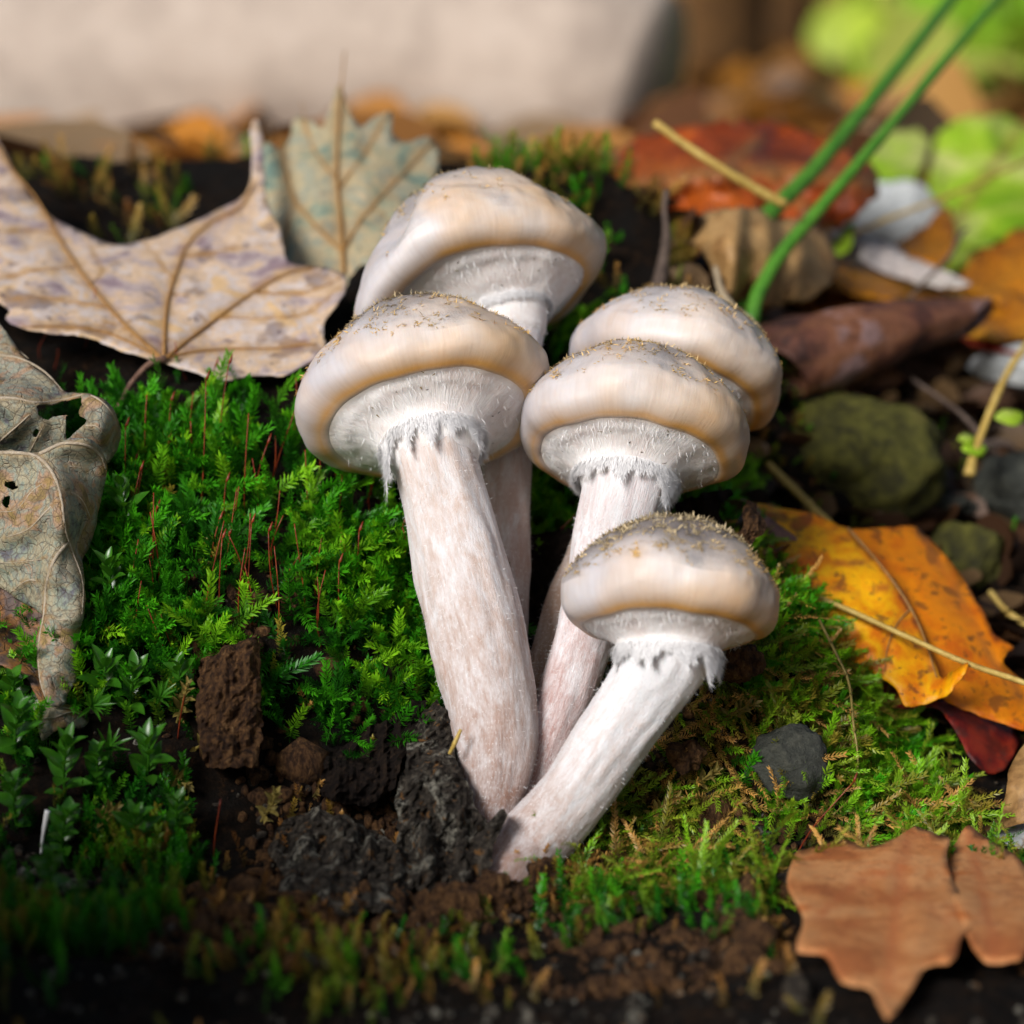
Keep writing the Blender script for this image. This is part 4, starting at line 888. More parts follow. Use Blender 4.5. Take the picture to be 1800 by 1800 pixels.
leaf('lime_leaf', 'bright lime green leaf glowing behind the amber leaves', [(1625, 470), (1640, 400), (1632, 320), (1650, 240), (1720, 200), (1800, 220), (1860, 300), (1850, 400), (1760, 420), (1700, 470)], [(1625, 470, 24), (1650, 240, 30), (1860, 300, 29), (1700, 470, 23)], M_LIME, 'lime green leaves', veins=[([(1640, 450), (1720, 330), (1790, 230)], 1)], ripple=.7, seed=39, step=12, jag=6)
leaf('lime_leaf', 'green leaf behind the pair of green stems', [(1500, 330), (1520, 270), (1570, 230), (1630, 240), (1620, 300), (1580, 350), (1530, 375)], [(1500, 330, 25), (1570, 230, 29), (1620, 300, 27), (1530, 375, 24)], M_LIME, 'lime green leaves', ripple=.7, seed=40, step=12, jag=6)
leaf('lime_leaf', 'small bright green leaf beside the thicker green stem', [(1460, 436), (1478, 410), (1500, 388), (1496, 430), (1476, 450)], [(1460, 436, 16.5), (1500, 388, 17.5), (1476, 450, 16)], M_LIME, 'lime green leaves', ripple=.05, seed=41)
# ------------------------------------------------------------------ stems, twigs, stones, bark
MAT_GSTEM = simple_mat('green_stem', [(.03, .12, .012), (.07, .22, .02), (.12, .28, .03)], 3, .35, .0003)
MAT_STRAW = simple_mat('straw', [(.30, .19, .04), (.48, .33, .08), (.60, .45, .15)], 6, .5, .0004)
MAT_TWIGD = simple_mat('dark_twig', [(.03, .02, .015), (.09, .06, .045), (.2, .15, .12)], 9, .7, .0008)
m = Mat('lichen_bark'); g = m.scale(m.geo(), 100)
n1 = m.noise(g, 7, 10, .72); n2 = m.noise(g, 1.6, 5, .65, .6); n3 = m.noise(g, 4.0, 6, .7)
c = m.cramp(n1, [(.34, (.010, .008, .007)), (.50, (.055, .045, .036)), (.64, (.15, .125, .095)), (.78, (.28, .24, .19))])
c = m.mix(m.math('MULTIPLY', m.ramp(n2, .50, .62), m.ramp(n1, .40, .62)), c, (.46, .44, .36))
c = m.mix(m.math('MULTIPLY', m.ramp(n3, .58, .66), .8), c, (.36, .17, .05))
MAT_BARK = m.done(c, .85, .15, m.bump(m.math('ADD', n1, n3), 1.0, .003))
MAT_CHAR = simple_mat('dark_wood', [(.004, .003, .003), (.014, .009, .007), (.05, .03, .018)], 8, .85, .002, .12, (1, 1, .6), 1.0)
MAT_ROT = simple_mat('rotten_wood', [(.010, .007, .006), (.045, .022, .012), (.15, .075, .03), (.34, .20, .09)], 9, .75, .0022, .15, (1.2, 1.2, .6), 1.0, 10)
MAT_MROCK = simple_mat('mossy_rock', [(.008, .008, .004), (.045, .042, .006), (.10, .095, .012), (.15, .12, .03)], 2.6, .7, .0018, .35, None, 1.0, 9)
MAT_STONE = simple_mat('grey_stone', [(.012, .013, .011), (.035, .038, .030), (.08, .08, .062)], 5, .6, .0014, .4, None, .9, 9)
MAT_PSTONE = simple_mat('pale_stone', [(.25, .26, .26), (.42, .44, .44), (.58, .58, .56)], 3, .6, .001)
MAT_SETA = simple_mat('red_seta', [(.09, .012, .006), (.20, .028, .010), (.30, .07, .02)], 4, .35, .0002)

def one(name, label, cat, v, f, mat, group=None, base=None, smooth=True):
    b = base if base is not None else v[np.argmin(v[:, 2])]
    o = mk(name, v - b, f, mat, smooth=smooth); o.location = Vector(np.asarray(b) * CM)
    o['label'] = label; o['category'] = cat
    if group: o['group'] = group
    return o

def stick(name, label, pts, rad, mat, cat='twig', group=None, seg=10, n=20, lump=.12, freq=4, seed=0):
    v, f = tube(px_path(pts, n), np.array(rad) / 100, seg, lump=lump, freq=freq, seed=seed)
    return one(name, label, cat, v, f, mat, group)

def blob(c, radii, seed, rough=.25, freq=.8, sub=34, oct=5, flat=0.0):
    """an irregular stone: sphere pushed about by noise. c world cm"""
    nu, nv = sub * 2, sub
    th = np.linspace(0.02, np.pi - .02, nv); ph = np.linspace(0, 2 * np.pi, nu, endpoint=False)
    T, H = np.meshgrid(th, ph, indexing='ij')
    d = np.stack([np.sin(T) * np.cos(H), np.sin(T) * np.sin(H), np.cos(T)], -1)
    r = 1 + rough * fbm(d * 1.7 + seed * 3.1, 1.0, oct, seed)
    if flat:
        for k in range(7):
            q = np.random.default_rng(seed * 7 + k).normal(0, 1, 3); q /= np.linalg.norm(q)
            pr_ = d @ q; r = np.where(pr_ * r > 1 - flat, (1 - flat) / np.maximum(pr_, .2), r)
        r = r * (1 + .03 * fbm(d * 6 + seed, 1, 3, seed))
    v = (np.asarray(c) + d * r[..., None] * np.asarray(radii)).reshape(-1, 3)
    f = [list(q) for q in grid_faces(nu, nv, True)]
    f.append(list(range(nu))[::-1]); f.append(list(range((nv - 1) * nu, nv * nu)))
    return v, [q[::-1] for q in f]

# green stems
for lab, pts, rad in (('thicker green plant stem rising out of the leaf litter', [(1300, 560, 11.5), (1293, 500, 12), (1310, 430, 12.6), (1360, 368, 13.4), (1425, 305, 14.6), (1520, 190, 17), (1640, 40, 21), (1760, -120, 26)], [23, 22, 21, 19, 17, 15]),
                      ('thinner green plant stem crossing the curled tan leaf', [(1320, 570, 10.8), (1332, 518, 11.1), (1372, 448, 11.6), (1424, 386, 12.2), (1494, 305, 13), (1570, 215, 14.5), (1700, 60, 18), (1840, -100, 22)], [17, 16, 15, 14, 13, 12])):
    stick('green_stem', lab, pts, rad, MAT_GSTEM, 'plant stem', 'green stems', 14, 30, .05)
stick('straw', 'pale straw with a blunt end pointing at the green stems', [(1150, 215, 11), (1215, 262, 11), (1275, 300, 11), (1325, 330, 11.2), (1384, 362, 11.4)], [8, 9, 9, 10, 11], MAT_STRAW, 'straw', None, 12)
stick('straw', 'long thin yellow straw lying across the orange leaves', [(1355, 1012, 3.9), (1420, 1042, 3.6), (1500, 1076, 3.3), (1600, 1122, 2.75), (1700, 1166, 2.35), (1800, 1200, 2.2), (1900, 1240, 2.0)], [4.5, 5, 5, 5.5, 6], MAT_STRAW, 'straw', None, 8)
stick('thin_twig', 'thin tan twig leaning before the lime green leaves', [(1496, 412, 17), (1560, 385, 17.4), (1620, 362, 18), (1690, 335, 18.5), (1744, 310, 19), (1810, 280, 20)], [6, 5, 5, 4, 5], MAT_STRAW)
stick('dark_twig', 'dark twig with a pale tip standing at the edge of the mossy bank', [(1172, 335, 9.5), (1168, 370, 9.3), (1172, 410, 9.2), (1165, 470, 9.2), (1150, 540, 9.2)], [7, 6, 9, 14, 18], MAT_TWIGD)
stick('pale_root', 'pale root hooked behind the half hidden mushroom cap', [(1258, 470, 9), (1268, 512, 8.6), (1290, 545, 8.2), (1318, 566, 8.0), (1334, 590, 8.0), (1330, 640, 8.2)], [6, 9, 10, 10, 9, 7], simple_mat('pale_root', [(.18, .13, .08), (.36, .28, .18), (.5, .42, .3)], 6), 'root')
stick('yellow_stick', 'yellow stick slanting behind the orange leaf in front of the rock', [(1350, 815, 9), (1385, 850, 8.4), (1420, 884, 7.8), (1460, 925, 7.2)], [8, 9, 9, 10], MAT_STRAW)
stick('curved_twig', 'yellow twig with tiny green leaves bending past the grey block', [(1840, 560, 12), (1800, 612, 11.2), (1765, 668, 10.6), (1732, 745, 10), (1712, 800, 9.6), (1704, 836, 9.4)], [6, 7, 8, 8, 9, 12], MAT_STRAW)
stick('thin_twig', 'thin grey twig in the dark gap beside the mossy rock', [(1600, 664, 12.5), (1650, 698, 12), (1690, 728, 11.4), (1722, 764, 10.8), (1740, 800, 10.4)], [5, 5, 6, 5], MAT_TWIGD)
stick('thin_twig', 'dark bent twig among the amber leaves', [(1590, 535, 15), (1630, 490, 15.2), (1670, 450, 15.6), (1690, 410, 16), (1702, 402, 16)], [4, 5, 5, 3], MAT_TWIGD)
stick('thin_twig', 'yellowish twig in the dark gap right of the orange leaves', [(1740, 1040, 8), (1770, 1075, 7.6), (1810, 1100, 7.2), (1860, 1120, 7)], [6, 7, 7, 6], MAT_STRAW)
for k, (lab, px, py, d, s) in enumerate((('tiny green leaf low on the curved yellow twig', 1712, 790, 9.4, 22), ('tiny green leaf beside the curved yellow twig and dark gap', 1775, 735, 9.6, 26), ('tiny pointed leaf near the end of the curved twig', 1700, 772, 9.5, 16))):
    leaf('small_green_leaf', lab, [(px - s, py), (px - s * .3, py - s * .6), (px + s, py - s * .2), (px + s * .4, py + s * .5)], [(px - s, py, d), (px + s, py, d + .3), (px, py + s, d - .2)], M_LIME, 'tiny green leaves', ripple=.02, jag=.4, seed=50 + k, step=8, dense=5)

# stones
def stone(name, label, px, py, d, r, mat, seed, **kw):
    v, f = blob(P(px, py, d), np.array(r) / 100, seed, **kw)
    return one(name, label, 'stone', v, f, mat)
stone('mossy_rock', 'rounded olive mossy rock behind the orange leaf', 1500, 818, 11, (206, 160, 156), MAT_MROCK, 4, rough=.16, flat=.10)
stone('grey_stone', 'flat grey stone set in the yellow moss of the mound', 1392, 1342, -.5, (76, 50, 64), MAT_STONE, 6, rough=.18, flat=.18)
stone('pale_block', 'pale grey stone block beside the curved yellow twig', 1790, 640, 15, (110, 80, 60), MAT_PSTONE, 8, rough=.1, flat=.28)
stone('pale_pebble', 'pale pebble under the tan leaf', 1800, 1490, 1.2, (100, 70, 44), MAT_PSTONE, 9, rough=.12)
stone('dark_stone', 'dark mossy stone behind the deep orange leaf', 1690, 985, 9.5, (90, 70, 80), MAT_MROCK, 10, rough=.2, flat=.1)
stone('dark_stone', 'dark grey stone at the foot of the curved twig', 1800, 860, 11.5, (110, 80, 90), MAT_STONE, 12, rough=.2, flat=.2)
stone('dark_stone', 'small grey stone between the rock and the curved twig', 1680, 890, 11.5, (60, 50, 34), MAT_STONE, 13, rough=.2, flat=.2)
stone('pale_rock', 'pale grey rock behind the pink leaf strip', 1565, 400, 24, (150, 90, 120), MAT_PSTONE, 14, rough=.16, flat=.15)

# bark and rotten wood: slabs with broken edges
def slab(outline, ctrl, thick, seed, step=7, rough=.18, freq=1.4, jag=5):
    """a thick chunk: traced front, extruded back along the view by its own thickness, all faces roughened"""
    df = tps(ctrl)
    per = np.sum(np.linalg.norm(np.diff(np.vstack([outline, outline[:1]]), axis=0), axis=1))
    oc = np.vstack([outline, outline[:1]]).astype(float); cl = np.concatenate([[0], np.cumsum(np.linalg.norm(np.diff(oc, axis=0), axis=1))])
    tq = np.linspace(0, cl[-1], int(per / 6), endpoint=False); ol = np.stack([np.interp(tq, cl, oc[:, 0]), np.interp(tq, cl, oc[:, 1])], 1); c0 = ol.mean(0)
    ja = jag * fbm(np.stack([ol[:, 0] / 12, ol[:, 1] / 12, 0 * ol[:, 0] + seed], -1), 1, 3, seed)
    dr = ol - c0; ol = ol + dr / np.linalg.norm(dr, axis=1)[:, None] * ja[:, None]; n = len(ol)
    gx, gy = np.meshgrid(np.arange(ol[:, 0].min(), ol[:, 0].max(), step), np.arange(ol[:, 1].min(), ol[:, 1].max(), step))
    k = inside(ol, gx, gy) & (seg_dist(gx, gy, np.vstack([ol, ol[:1]])) > step * .5)
    pts = [Vector(p) for p in ol] + [Vector((a, b)) for a, b in zip(gx[k], gy[k])]
    V2, E2, F2, *_ = delaunay_2d_cdt(pts, [(i, (i + 1) % n) for i in range(n)], [], 1, 1e-4)
    v2 = np.array([(p[0], p[1]) for p in V2])
    ed = seg_dist(v2[:, 0], v2[:, 1], np.vstack([ol, ol[:1]]))
    d0 = df(v2[:, 0], v2[:, 1]); p3 = np.stack([v2[:, 0] / 100, v2[:, 1] / 100, 0 * d0 + seed], -1)
    d0 = d0 + rough * fbm(p3 * np.array([1, .6, 1]), freq * 2, 5, seed) + .5 * rough * np.abs(fbm(p3, freq * 5, 3, seed + 2)) - 1.0 * rough * np.abs(fbm(p3 * np.array([1.2, .7, 1]), freq * 2.2, 5, seed + 7)) + .10 * np.exp(-(ed / 7) ** 2)
    front = P(v2[:, 0], v2[:, 1], d0); nf = len(front)
    rings = [front]; F = [list(f) for f in F2]
    cnt = {}
    for f in F2:
        for a, b in zip(f, list(f[1:]) + [f[0]]): cnt[(a, b)] = 1
    bd = [(a, b) for (a, b) in cnt if (b, a) not in cnt]
    back = P(c0[0] + (v2[:, 0] - c0[0]) * .92, c0[1] + (v2[:, 1] - c0[1]) * .92, d0 + thick + .2 * fbm(p3, 2, 3, seed + 5))
    V = np.vstack([front, back])
    F += [[i + nf for i in f][::-1] for f in F2]
    F += [[b, a, a + nf, b + nf] for a, b in bd]
    return V, F

v, f = slab([(350, 1300), (344, 1240), (350, 1180), (352, 1158), (366, 1146), (378, 1149), (392, 1139), (410, 1136), (420, 1126), (436, 1122), (446, 1114), (454, 1120), (457, 1150), (460, 1200), (459, 1250), (462, 1300), (450, 1350), (360, 1350)], [(352, 1290, -1.9), (350, 1160, -1.3), (452, 1118, -1.2), (455, 1250, -1.7), (400, 1330, -2.2), (410, 1200, -1.9)], 1.1, 31, 6, .20)
one('bark_stub', 'upright broken stub of dark rotten wood in the soil', 'wood', v, f, MAT_ROT, smooth=False)
v, f = slab([(768, 1228), (790, 1262), (800, 1330), (822, 1375), (838, 1418), (858, 1452), (860, 1500), (820, 1560), (740, 1570), (690, 1520), (700, 1460), (690, 1400), (712, 1350), (716, 1300), (738, 1262)], [(768, 1228, -.5), (800, 1330, -1.7), (838, 1418, -2.2), (860, 1500, -2.7), (700, 1460, -2.4), (716, 1300, -1.2), (770, 1400, -2.6), (760, 1560, -3.6)], 1.8, 33, 6, .34)
one('bark_slab', 'grey lichen covered bark wrapped round the foot of the front stem', 'bark', v, f, MAT_BARK, smooth=False)
v, f = slab([(835, 1470), (862, 1440), (885, 1420), (894, 1432), (884, 1455), (868, 1480), (864, 1520), (840, 1540), (818, 1510)], [(835, 1470, -3.1), (894, 1425, -2.9), (840, 1540, -3.3)], .5, 34, 6, .16)
one('bark_chip', 'small pale bark chip between the two front stem feet', 'bark', v, f, MAT_BARK, smooth=False)
v, f = slab([(690, 1260), (720, 1232), (752, 1230), (740, 1275), (716, 1320), (690, 1390), (640, 1420), (560, 1400), (570, 1330), (630, 1290)], [(720, 1232, -.1), (740, 1275, -.6), (690, 1390, -1.6), (560, 1400, -1.7), (600, 1310, -.8)], 1.5, 35, 6, .32)
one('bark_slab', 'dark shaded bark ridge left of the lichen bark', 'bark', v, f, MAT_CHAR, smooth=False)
v, f = slab([(520, 1560), (470, 1500), (500, 1440), (560, 1420), (620, 1440), (690, 1480), (740, 1530), (700, 1600), (600, 1610)], [(470, 1500, -2.9), (560, 1420, -2.2), (740, 1530, -3.2), (600, 1610, -5.4)], 1.4, 36, 6, .32)
one('bark_chunk', 'crumbly grey wood chunk in the soil before the bark', 'bark', v, f, MAT_BARK, smooth=False)
v, f = slab([(880, 948), (940, 938), (1000, 928), (1060, 925), (1120, 960), (1130, 1100), (1080, 1250), (1040, 1380), (900, 1450), (780, 1400), (760, 1260), (790, 1100), (830, 980)], [(880, 948, 3.6), (1060, 925, 3.4), (1130, 1100, 2.6), (1040, 1380, 1.0), (780, 1400, .6), (780, 1200, 1.6), (940, 1150, 2.6)], 2.2, 37, 13, .25)
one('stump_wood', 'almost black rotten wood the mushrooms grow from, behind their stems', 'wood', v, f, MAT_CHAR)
v, f = slab([(1178, 915), (1190, 885), (1230, 868), (1262, 862), (1282, 858), (1290, 870), (1268, 884), (1262, 902), (1275, 925), (1270, 960), (1220, 965), (1170, 950)], [(1178, 915, 2.6), (1282, 858, 2.8), (1270, 960, 2.2)], 1.0, 38, 8, .2)
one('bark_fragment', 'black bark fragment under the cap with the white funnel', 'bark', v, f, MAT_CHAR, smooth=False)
v, f = slab([(1306, 888), (1314, 878), (1322, 886), (1332, 880), (1330, 898), (1338, 908), (1346, 922), (1342, 938), (1328, 950), (1318, 966), (1296, 962), (1282, 940), (1300, 936), (1308, 920), (1304, 904)], [(1306, 888, 2.0), (1346, 922, 1.9), (1290, 950, 1.7), (1320, 930, 1.5)], .7, 39, 5, .16, 2.5, 3)
one('wood_knot', 'knobbly dark brown wood knot beside the lowest cap', 'wood', v, f, MAT_ROT, smooth=False)
for k_, (a_, b_, d_, r0_) in enumerate(((800, 1590, -4.4, .34), (862, 1572, -4.2, .30), (910, 1580, -3.9, .30), (965, 1540, -3.0, .26))):
    v, f = blob(P(a_, b_, d_), (r0_ * 1.2, r0_, r0_), 60 + k_, .4, 1.2); one('soil_clod', 'dark crumb of soil against the foot of the bent stem', 'soil', v, f, MAT_ROT, 'crumbs at the stem foot')
v, f = blob(P(1302, 1168, -.5), (.38, .34, .30), 41, .35, 1.2); one('soil_clod', 'dark crumb of soil right under the lowest cap', 'soil', v, f, MAT_ROT)
v, f = blob(P(1205, 1330, -.9), (.30, .30, .26), 42, .35, 1.2); one('soil_clod', 'brown crumb of soil touching the moss beside the bent stem', 'soil', v, f, MAT_ROT)

# vine along the mound
TRAIL = [(1440, 1090, 1.6), (1470, 1150, 1.2), (1492, 1200, 1.0), (1500, 1270, .6), (1508, 1340, .4), (1495, 1400, .2), (1465, 1432, -.2)]

# red moss stalks
r_ = np.random.default_rng(5)
seta = [(352, 905, 362, 668), (430, 920, 437, 726), (500, 790, 520, 664), (390, 830, 402, 640), (588, 830, 605, 742), (548, 830, 552, 760), (598, 870, 612, 762), (645, 875, 662, 800), (650, 900, 672, 806), (372, 1005, 385, 916), (356, 1085, 394, 915), (415, 1040, 440, 902), (432, 1080, 442, 920), (472, 970, 492, 862), (480, 990, 498, 906), (488, 1060, 472, 935), (488, 1115, 482, 960), (502, 1020, 530, 972), (530, 1000, 542, 975), (556, 1110, 558, 1014), (565, 1130, 572, 1002), (606, 1130, 596, 990), (620, 1030, 598, 925), (265, 850, 258, 694), (302, 800, 300, 706), (340, 845, 335, 740), (336, 770, 340, 690), (300, 815, 296, 770), (268, 1040, 270, 866), (278, 1050, 264, 900), (262, 1070, 262, 980), (310, 1190, 258, 1064), (318, 1170, 282, 1078), (205, 970, 246, 828), (224, 940, 250, 824), (150, 600, 168, 505), (70, 620, 80, 590), (95, 640, 102, 612), (560, 875, 556, 720), (455, 880, 470, 780), (575, 800, 560, 735), (410, 930, 420, 855), (365, 700, 378, 645), (330, 660, 308, 600), (312, 1290, 330, 1190), (375, 1500, 388, 1405), (1400, 1490, 1500, 1375), (925, 990, 1012, 905)]
spec = seta[44:]; seta = seta[:44]
for _ in range(26):
    x_ = r_.uniform(215, 690); y_ = r_.uniform(740, 1110); seta.append((x_, y_, x_ + r_.normal(6, 16), y_ - r_.uniform(70, 150)))
NS_ = len(seta); seta += spec
r_ = np.random.default_rng(77)
GL = {}
for k, (x0, y0, x1, y1) in enumerate(seta):
    # root: the ground point along the view ray
    ds = np.linspace(-6, 16, 400); q = P(np.full(400, x0), np.full(400, y0), ds)
    hit = np.argmax(q[:, 2] < ground_z(q[:, 0], q[:, 1]) + .15); d0 = ds[hit]
    b = r_.normal(0, 9)
    pts = [(x0, y0 + 12, d0 + .1), (x0 * .7 + x1 * .3 + b * .5, y0 * .7 + y1 * .3, d0 - .18), (x0 * .35 + x1 * .65 + b * .4, y0 * .35 + y1 * .65, d0 - .3), (x1, y1, d0 - .32)]
    v, f = tube(px_path(pts, 12), [.015, .013, .011, .011], 5)
    if k % 3 == 0:
        e = P(x1, y1, d0 - .32); q2 = np.array([e, e + (P(x1 + 5, y1 - 9, d0 - .33) - e) * .5, P(x1 + 7, y1 - 18, d0 - .34)])
        v2, f2 = tube(q2, [.012, .03, .008], 6); v, f = join([(v, f), (v2, f2)])
    lab = 'thin dark red moss stalk standing up from the green moss'; grp = 'red moss stalks on the slope'
    if k >= NS_: lab, grp = (('thin red stalk lying against the broken wood stub', 'x'), ('thin red stalk in the dark soil below the wood stub', 'x'), ('thin red stalk bent over the mound beside the grey stone', 'x'), ('red-brown stalk crossing the moss patch between the stems', 'x'))[k - NS_]; grp = None
    one('moss_stalk', lab, 'moss stalk', v, f, MAT_SETA, grp)

# leafy moss shoots, lower left
m = Mat('leafy_shoot'); c_ = m.mix(m.noise(m.scale(m.geo(), 100), 6, 4, .6), (.012, .085, .008), (.075, .25, .014))
MAT_SHOOT = m.done(c_, .28, .5, trans=.3, tcol=(.10, .32, .01))
m = Mat('yellow_shoot'); c_ = m.mix(m.noise(m.scale(m.geo(), 100), 8, 4, .6), (.10, .085, .012), (.40, .30, .085))
MAT_YSHOOT = m.done(c_, .5, .4, trans=.2, tcol=(.3, .25, .05))

def oval(base, d, n, L, W, cup):
    s = np.cross(d, n); s /= np.linalg.norm(s) + 1e-9
    ts = np.linspace(0, 1, 6); V = []; F = []
    wd = np.sin(np.pi * ts ** .8) ** .8 * W; wd[0] = W * .15; wd[-1] = .004
    for t_, w in zip(ts, wd):
        c0 = base + d * L * t_ + n * (cup * L * (t_ - 1.4 * t_ * t_))
        V += [c0 - s * w + n * w * .45, c0, c0 + s * w + n * w * .45]
    for i in range(5):
        for j in range(2):
            a = i * 3 + j; F.append([a, a + 1, a + 4, a + 3])
    return np.array(V), F

def shoot(name, label, x0, y0, x1, y1, mat, nleaf=12, L=.42, W=.11, group=None, whorl=False, seed=0, path=None):
    r = np.random.default_rng(seed)
    ds = np.linspace(-8, 16, 400); q = P(np.full(400, x0), np.full(400, y0), ds)
    d0 = ds[np.argmax(q[:, 2] < ground_z(q[:, 0], q[:, 1]) + .1)]
    if path is None: path = px_path([(x0, y0 + 10, d0 + .1), ((x0 + x1) / 2 + r.normal(0, 4), (y0 + y1) / 2, d0 - .45), (x1, y1, d0 - .7)], 30)
    t = thing(name, label, 'moss shoot', path[0], group)
    v, f = tube(path, [.03, .024, .015], 6); mk('stalk', v, f, mat, t)
    tg, a, b = frames(path)
    for k in range(nleaf):
        u = .12 + .88 * (k + .5) / nleaf; i = min(29, int(u * 29)); an = k * 2.4 + seed
        if whorl: u = .75 + .25 * k / nleaf; i = min(29, int(u * 29))
        sd = a[i] * math.cos(an) + b[i] * math.sin(an)
        d = sd * (1.0 - .45 * u) + tg[i] * (.35 + .6 * u) + r.normal(0, .1, 3); d /= np.linalg.norm(d)
        n = tg[i] - d * np.dot(tg[i], d); n /= np.linalg.norm(n) + 1e-9
        sz = (.6 + .8 * math.sin(math.pi * min(1, u * .9 + .05))) * r.uniform(.8, 1.15)
        v, f = oval(path[i], d, n, L * sz, W * sz, r.uniform(-.05, .25))
        mk('leaf', v, f, mat, t)

for k, (lab, *a) in enumerate((
    ('broad-leaved green moss shoot at the edge of the curled leaf', 225, 960, 212, 850), ('broad-leaved green moss shoot below the first, beside the curled leaf', 205, 1080, 190, 985),
    ('leafy green moss shoot left of the broken wood stub', 225, 1260, 235, 1170), ('leafy moss shoot beneath the curled leaf tip', 115, 1400, 118, 1300),
    ('leafy moss shoot with yellowing foot near the wood stub', 250, 1385, 258, 1295), ('small leafy moss shoot growing from bare soil', 242, 1495, 238, 1432),
    ('leafy moss shoot crowded beside the curled leaf tip', 180, 1240, 186, 1160), ('dark leafy moss shoot under the brown inner face of the curled leaf', 30, 1330, 34, 1245),
    ('dark leafy moss shoot beside the curled tip base', 20, 1240, 24, 1190), ('leafy moss shoot in the dark corner beside the white thread', 110, 1500, 120, 1425), ('leafy moss shoot left of the white thread', 30, 1450, 22, 1370), ('broad-leaved shoot between wood stub and star moss', 320, 1235, 312, 1165), ('leafy moss shoot between the curled tip and the yellowing shoot', 165, 1390, 170, 1320), ('leafy shoot rooted in the soil under the dry golden shoot', 320, 1470, 312, 1405), ('leafy moss shoot on the soil in front of the white thread', 90, 1580, 84, 1500))):
    shoot('leafy_moss_shoot', lab, *a, MAT_SHOOT, 13, .40 if k < 8 else .3, .095, 'leafy moss shoots', seed=k * 3 + 1)
for k, (lab, *a) in enumerate((('star shaped narrow-leaved moss shoot right of the curled tip', 190, 1345, 192, 1312), ('star shaped moss shoot above the curled tip', 150, 1262, 162, 1240), ('star shaped moss shoot left of the wood stub', 285, 1255, 280, 1225))):
    shoot('star_moss_shoot', lab, *a, MAT_SHOOT, 16, .42, .028, 'star moss shoots', True, seed=k + 60)
for k, (lab, *a) in enumerate((('plump yellow-green moss shoot at the foot of the wood stub', 335, 1310, 398, 1296), ('dry yellow moss shoot left of the wood stub', 310, 1265, 330, 1200), ('pale dry moss shoot in the soil below the wood stub', 455, 1440, 485, 1392), ('dry yellow shoot in the dark lower corner', 175, 1450, 205, 1420), ('golden dry moss shoot on the soil', 300, 1355, 330, 1382), ('dry pale shoot hanging beside the lichen bark', 815, 1310, 836, 1382), ('pale dry moss shoot on the mound above the grey stone', 1270, 1270, 1330, 1235), ('dry straw moss shoot below the bent stem', 1130, 1440, 1190, 1400), ('dry straw moss shoot left of the grey stone', 1215, 1390, 1262, 1352))):
    shoot('dry_moss_shoot', lab, *a, MAT_YSHOOT, 18, .2, .04, 'dry moss shoots', seed=k + 80)
shoot('trailing_shoot', 'yellow-green trailing moss shoot curving down the mound', 1440, 1090, 1465, 1432, MAT_YSHOOT, 44, .12, .02, None, seed=99, path=px_path([(a, b, c_ - .5) for a, b, c_ in TRAIL], 30))
stick('white_thread', 'thin white fungus thread standing in the lower corner', [(72, 1500, -2.9), (76, 1465, -3.1), (84, 1425, -3.2)], [2.5, 3, 5], MAT_FIBRE, 'fungus thread', None, 6)
stick('dry_stalk', 'short pale grass blade leaning on the front stem foot', [(790, 1325, -1.9), (800, 1305, -2.0), (810, 1282, -2.0)], [3, 4, 3], MAT_STRAW, 'grass blade', None, 6)

# crumbs of soil and rotten wood
def crumbs(name, label, n, x0, x1, y0, y1, rr, mat, dens, seed):
    r = np.random.default_rng(seed)
    ico = np.array([(0, 0, 1), (.9, 0, .45), (.28, .85, .45), (-.72, .53, .45), (-.72, -.53, .45), (.28, -.85, .45), (.72, .53, -.45), (-.28, .85, -.45), (-.9, 0, -.45), (-.28, -.85, -.45), (.72, -.53, -.45), (0, 0, -1)])
    fi = np.array([(0, 1, 2), (0, 2, 3), (0, 3, 4), (0, 4, 5), (0, 5, 1), (1, 6, 2), (2, 7, 3), (3, 8, 4), (4, 9, 5), (5, 10, 1), (6, 7, 2), (7, 8, 3), (8, 9, 4), (9, 10, 5), (10, 6, 1), (11, 7, 6), (11, 8, 7), (11, 9, 8), (11, 10, 9), (11, 6, 10)])
    x = r.uniform(x0, x1, n); y = r.uniform(y0, y1, n); k = r.uniform(0, 1, n) < dens(x, y)
    for (ex, ey, er) in NO_MOSS[5:10]: k &= np.hypot(x - ex, y - ey) > er
    x, y = x[k], y[k]; n = len(x)
    s = rr * np.exp(r.normal(0, .5, n)); sc = s[:, None] * r.uniform(.5, 1.3, (n, 3))
    v = ico[None] * r.uniform(.75, 1.25, (n, 12, 1)) * sc[:, None]
    v = v + np.stack([x, y, ground_z(x, y) + .3 * s], 1)[:, None]
    f = (fi[None] + (np.arange(n) * 12)[:, None, None]).reshape(-1, 3)
    o = mk(name, v.reshape(-1, 3), f, mat, smooth=False, kind='stuff'); o['label'] = label; o['category'] = 'soil'
dsoil = lambda x, y: np.clip(.5 + nz(x, y, .8, 90), .05, 1)
crumbs('soil_crumbs', 'loose brown crumbs of rotten wood and soil on the ground', 9000, -6, 8, -9, 1.5, .075, MAT_ROT, dsoil, 91)
crumbs('dark_crumbs', 'dark grey grit mixed into the soil', 4200, -12, 12, -14, 2, .06, MAT_BARK, dsoil, 92)

# stump-shaped blocker added out of view on the left to shade the foreground
sz = float(ground_z(-14, -19)); pth = np.array([(-14, -19, sz - 2), (-14, -19, sz + 3), (-14.3, -19, sz + 6.5), (-14.2, -19.2, sz + 9)])
v, f = tube(crom(pth, 26), [7.5, 6.3, 5.8, 5.4], 48, lump=.10, freq=.35); one('added_shade_stump', 'unseen bark covered stump added left of the view to shade the foreground', 'stump', v, f, MAT_BARK)
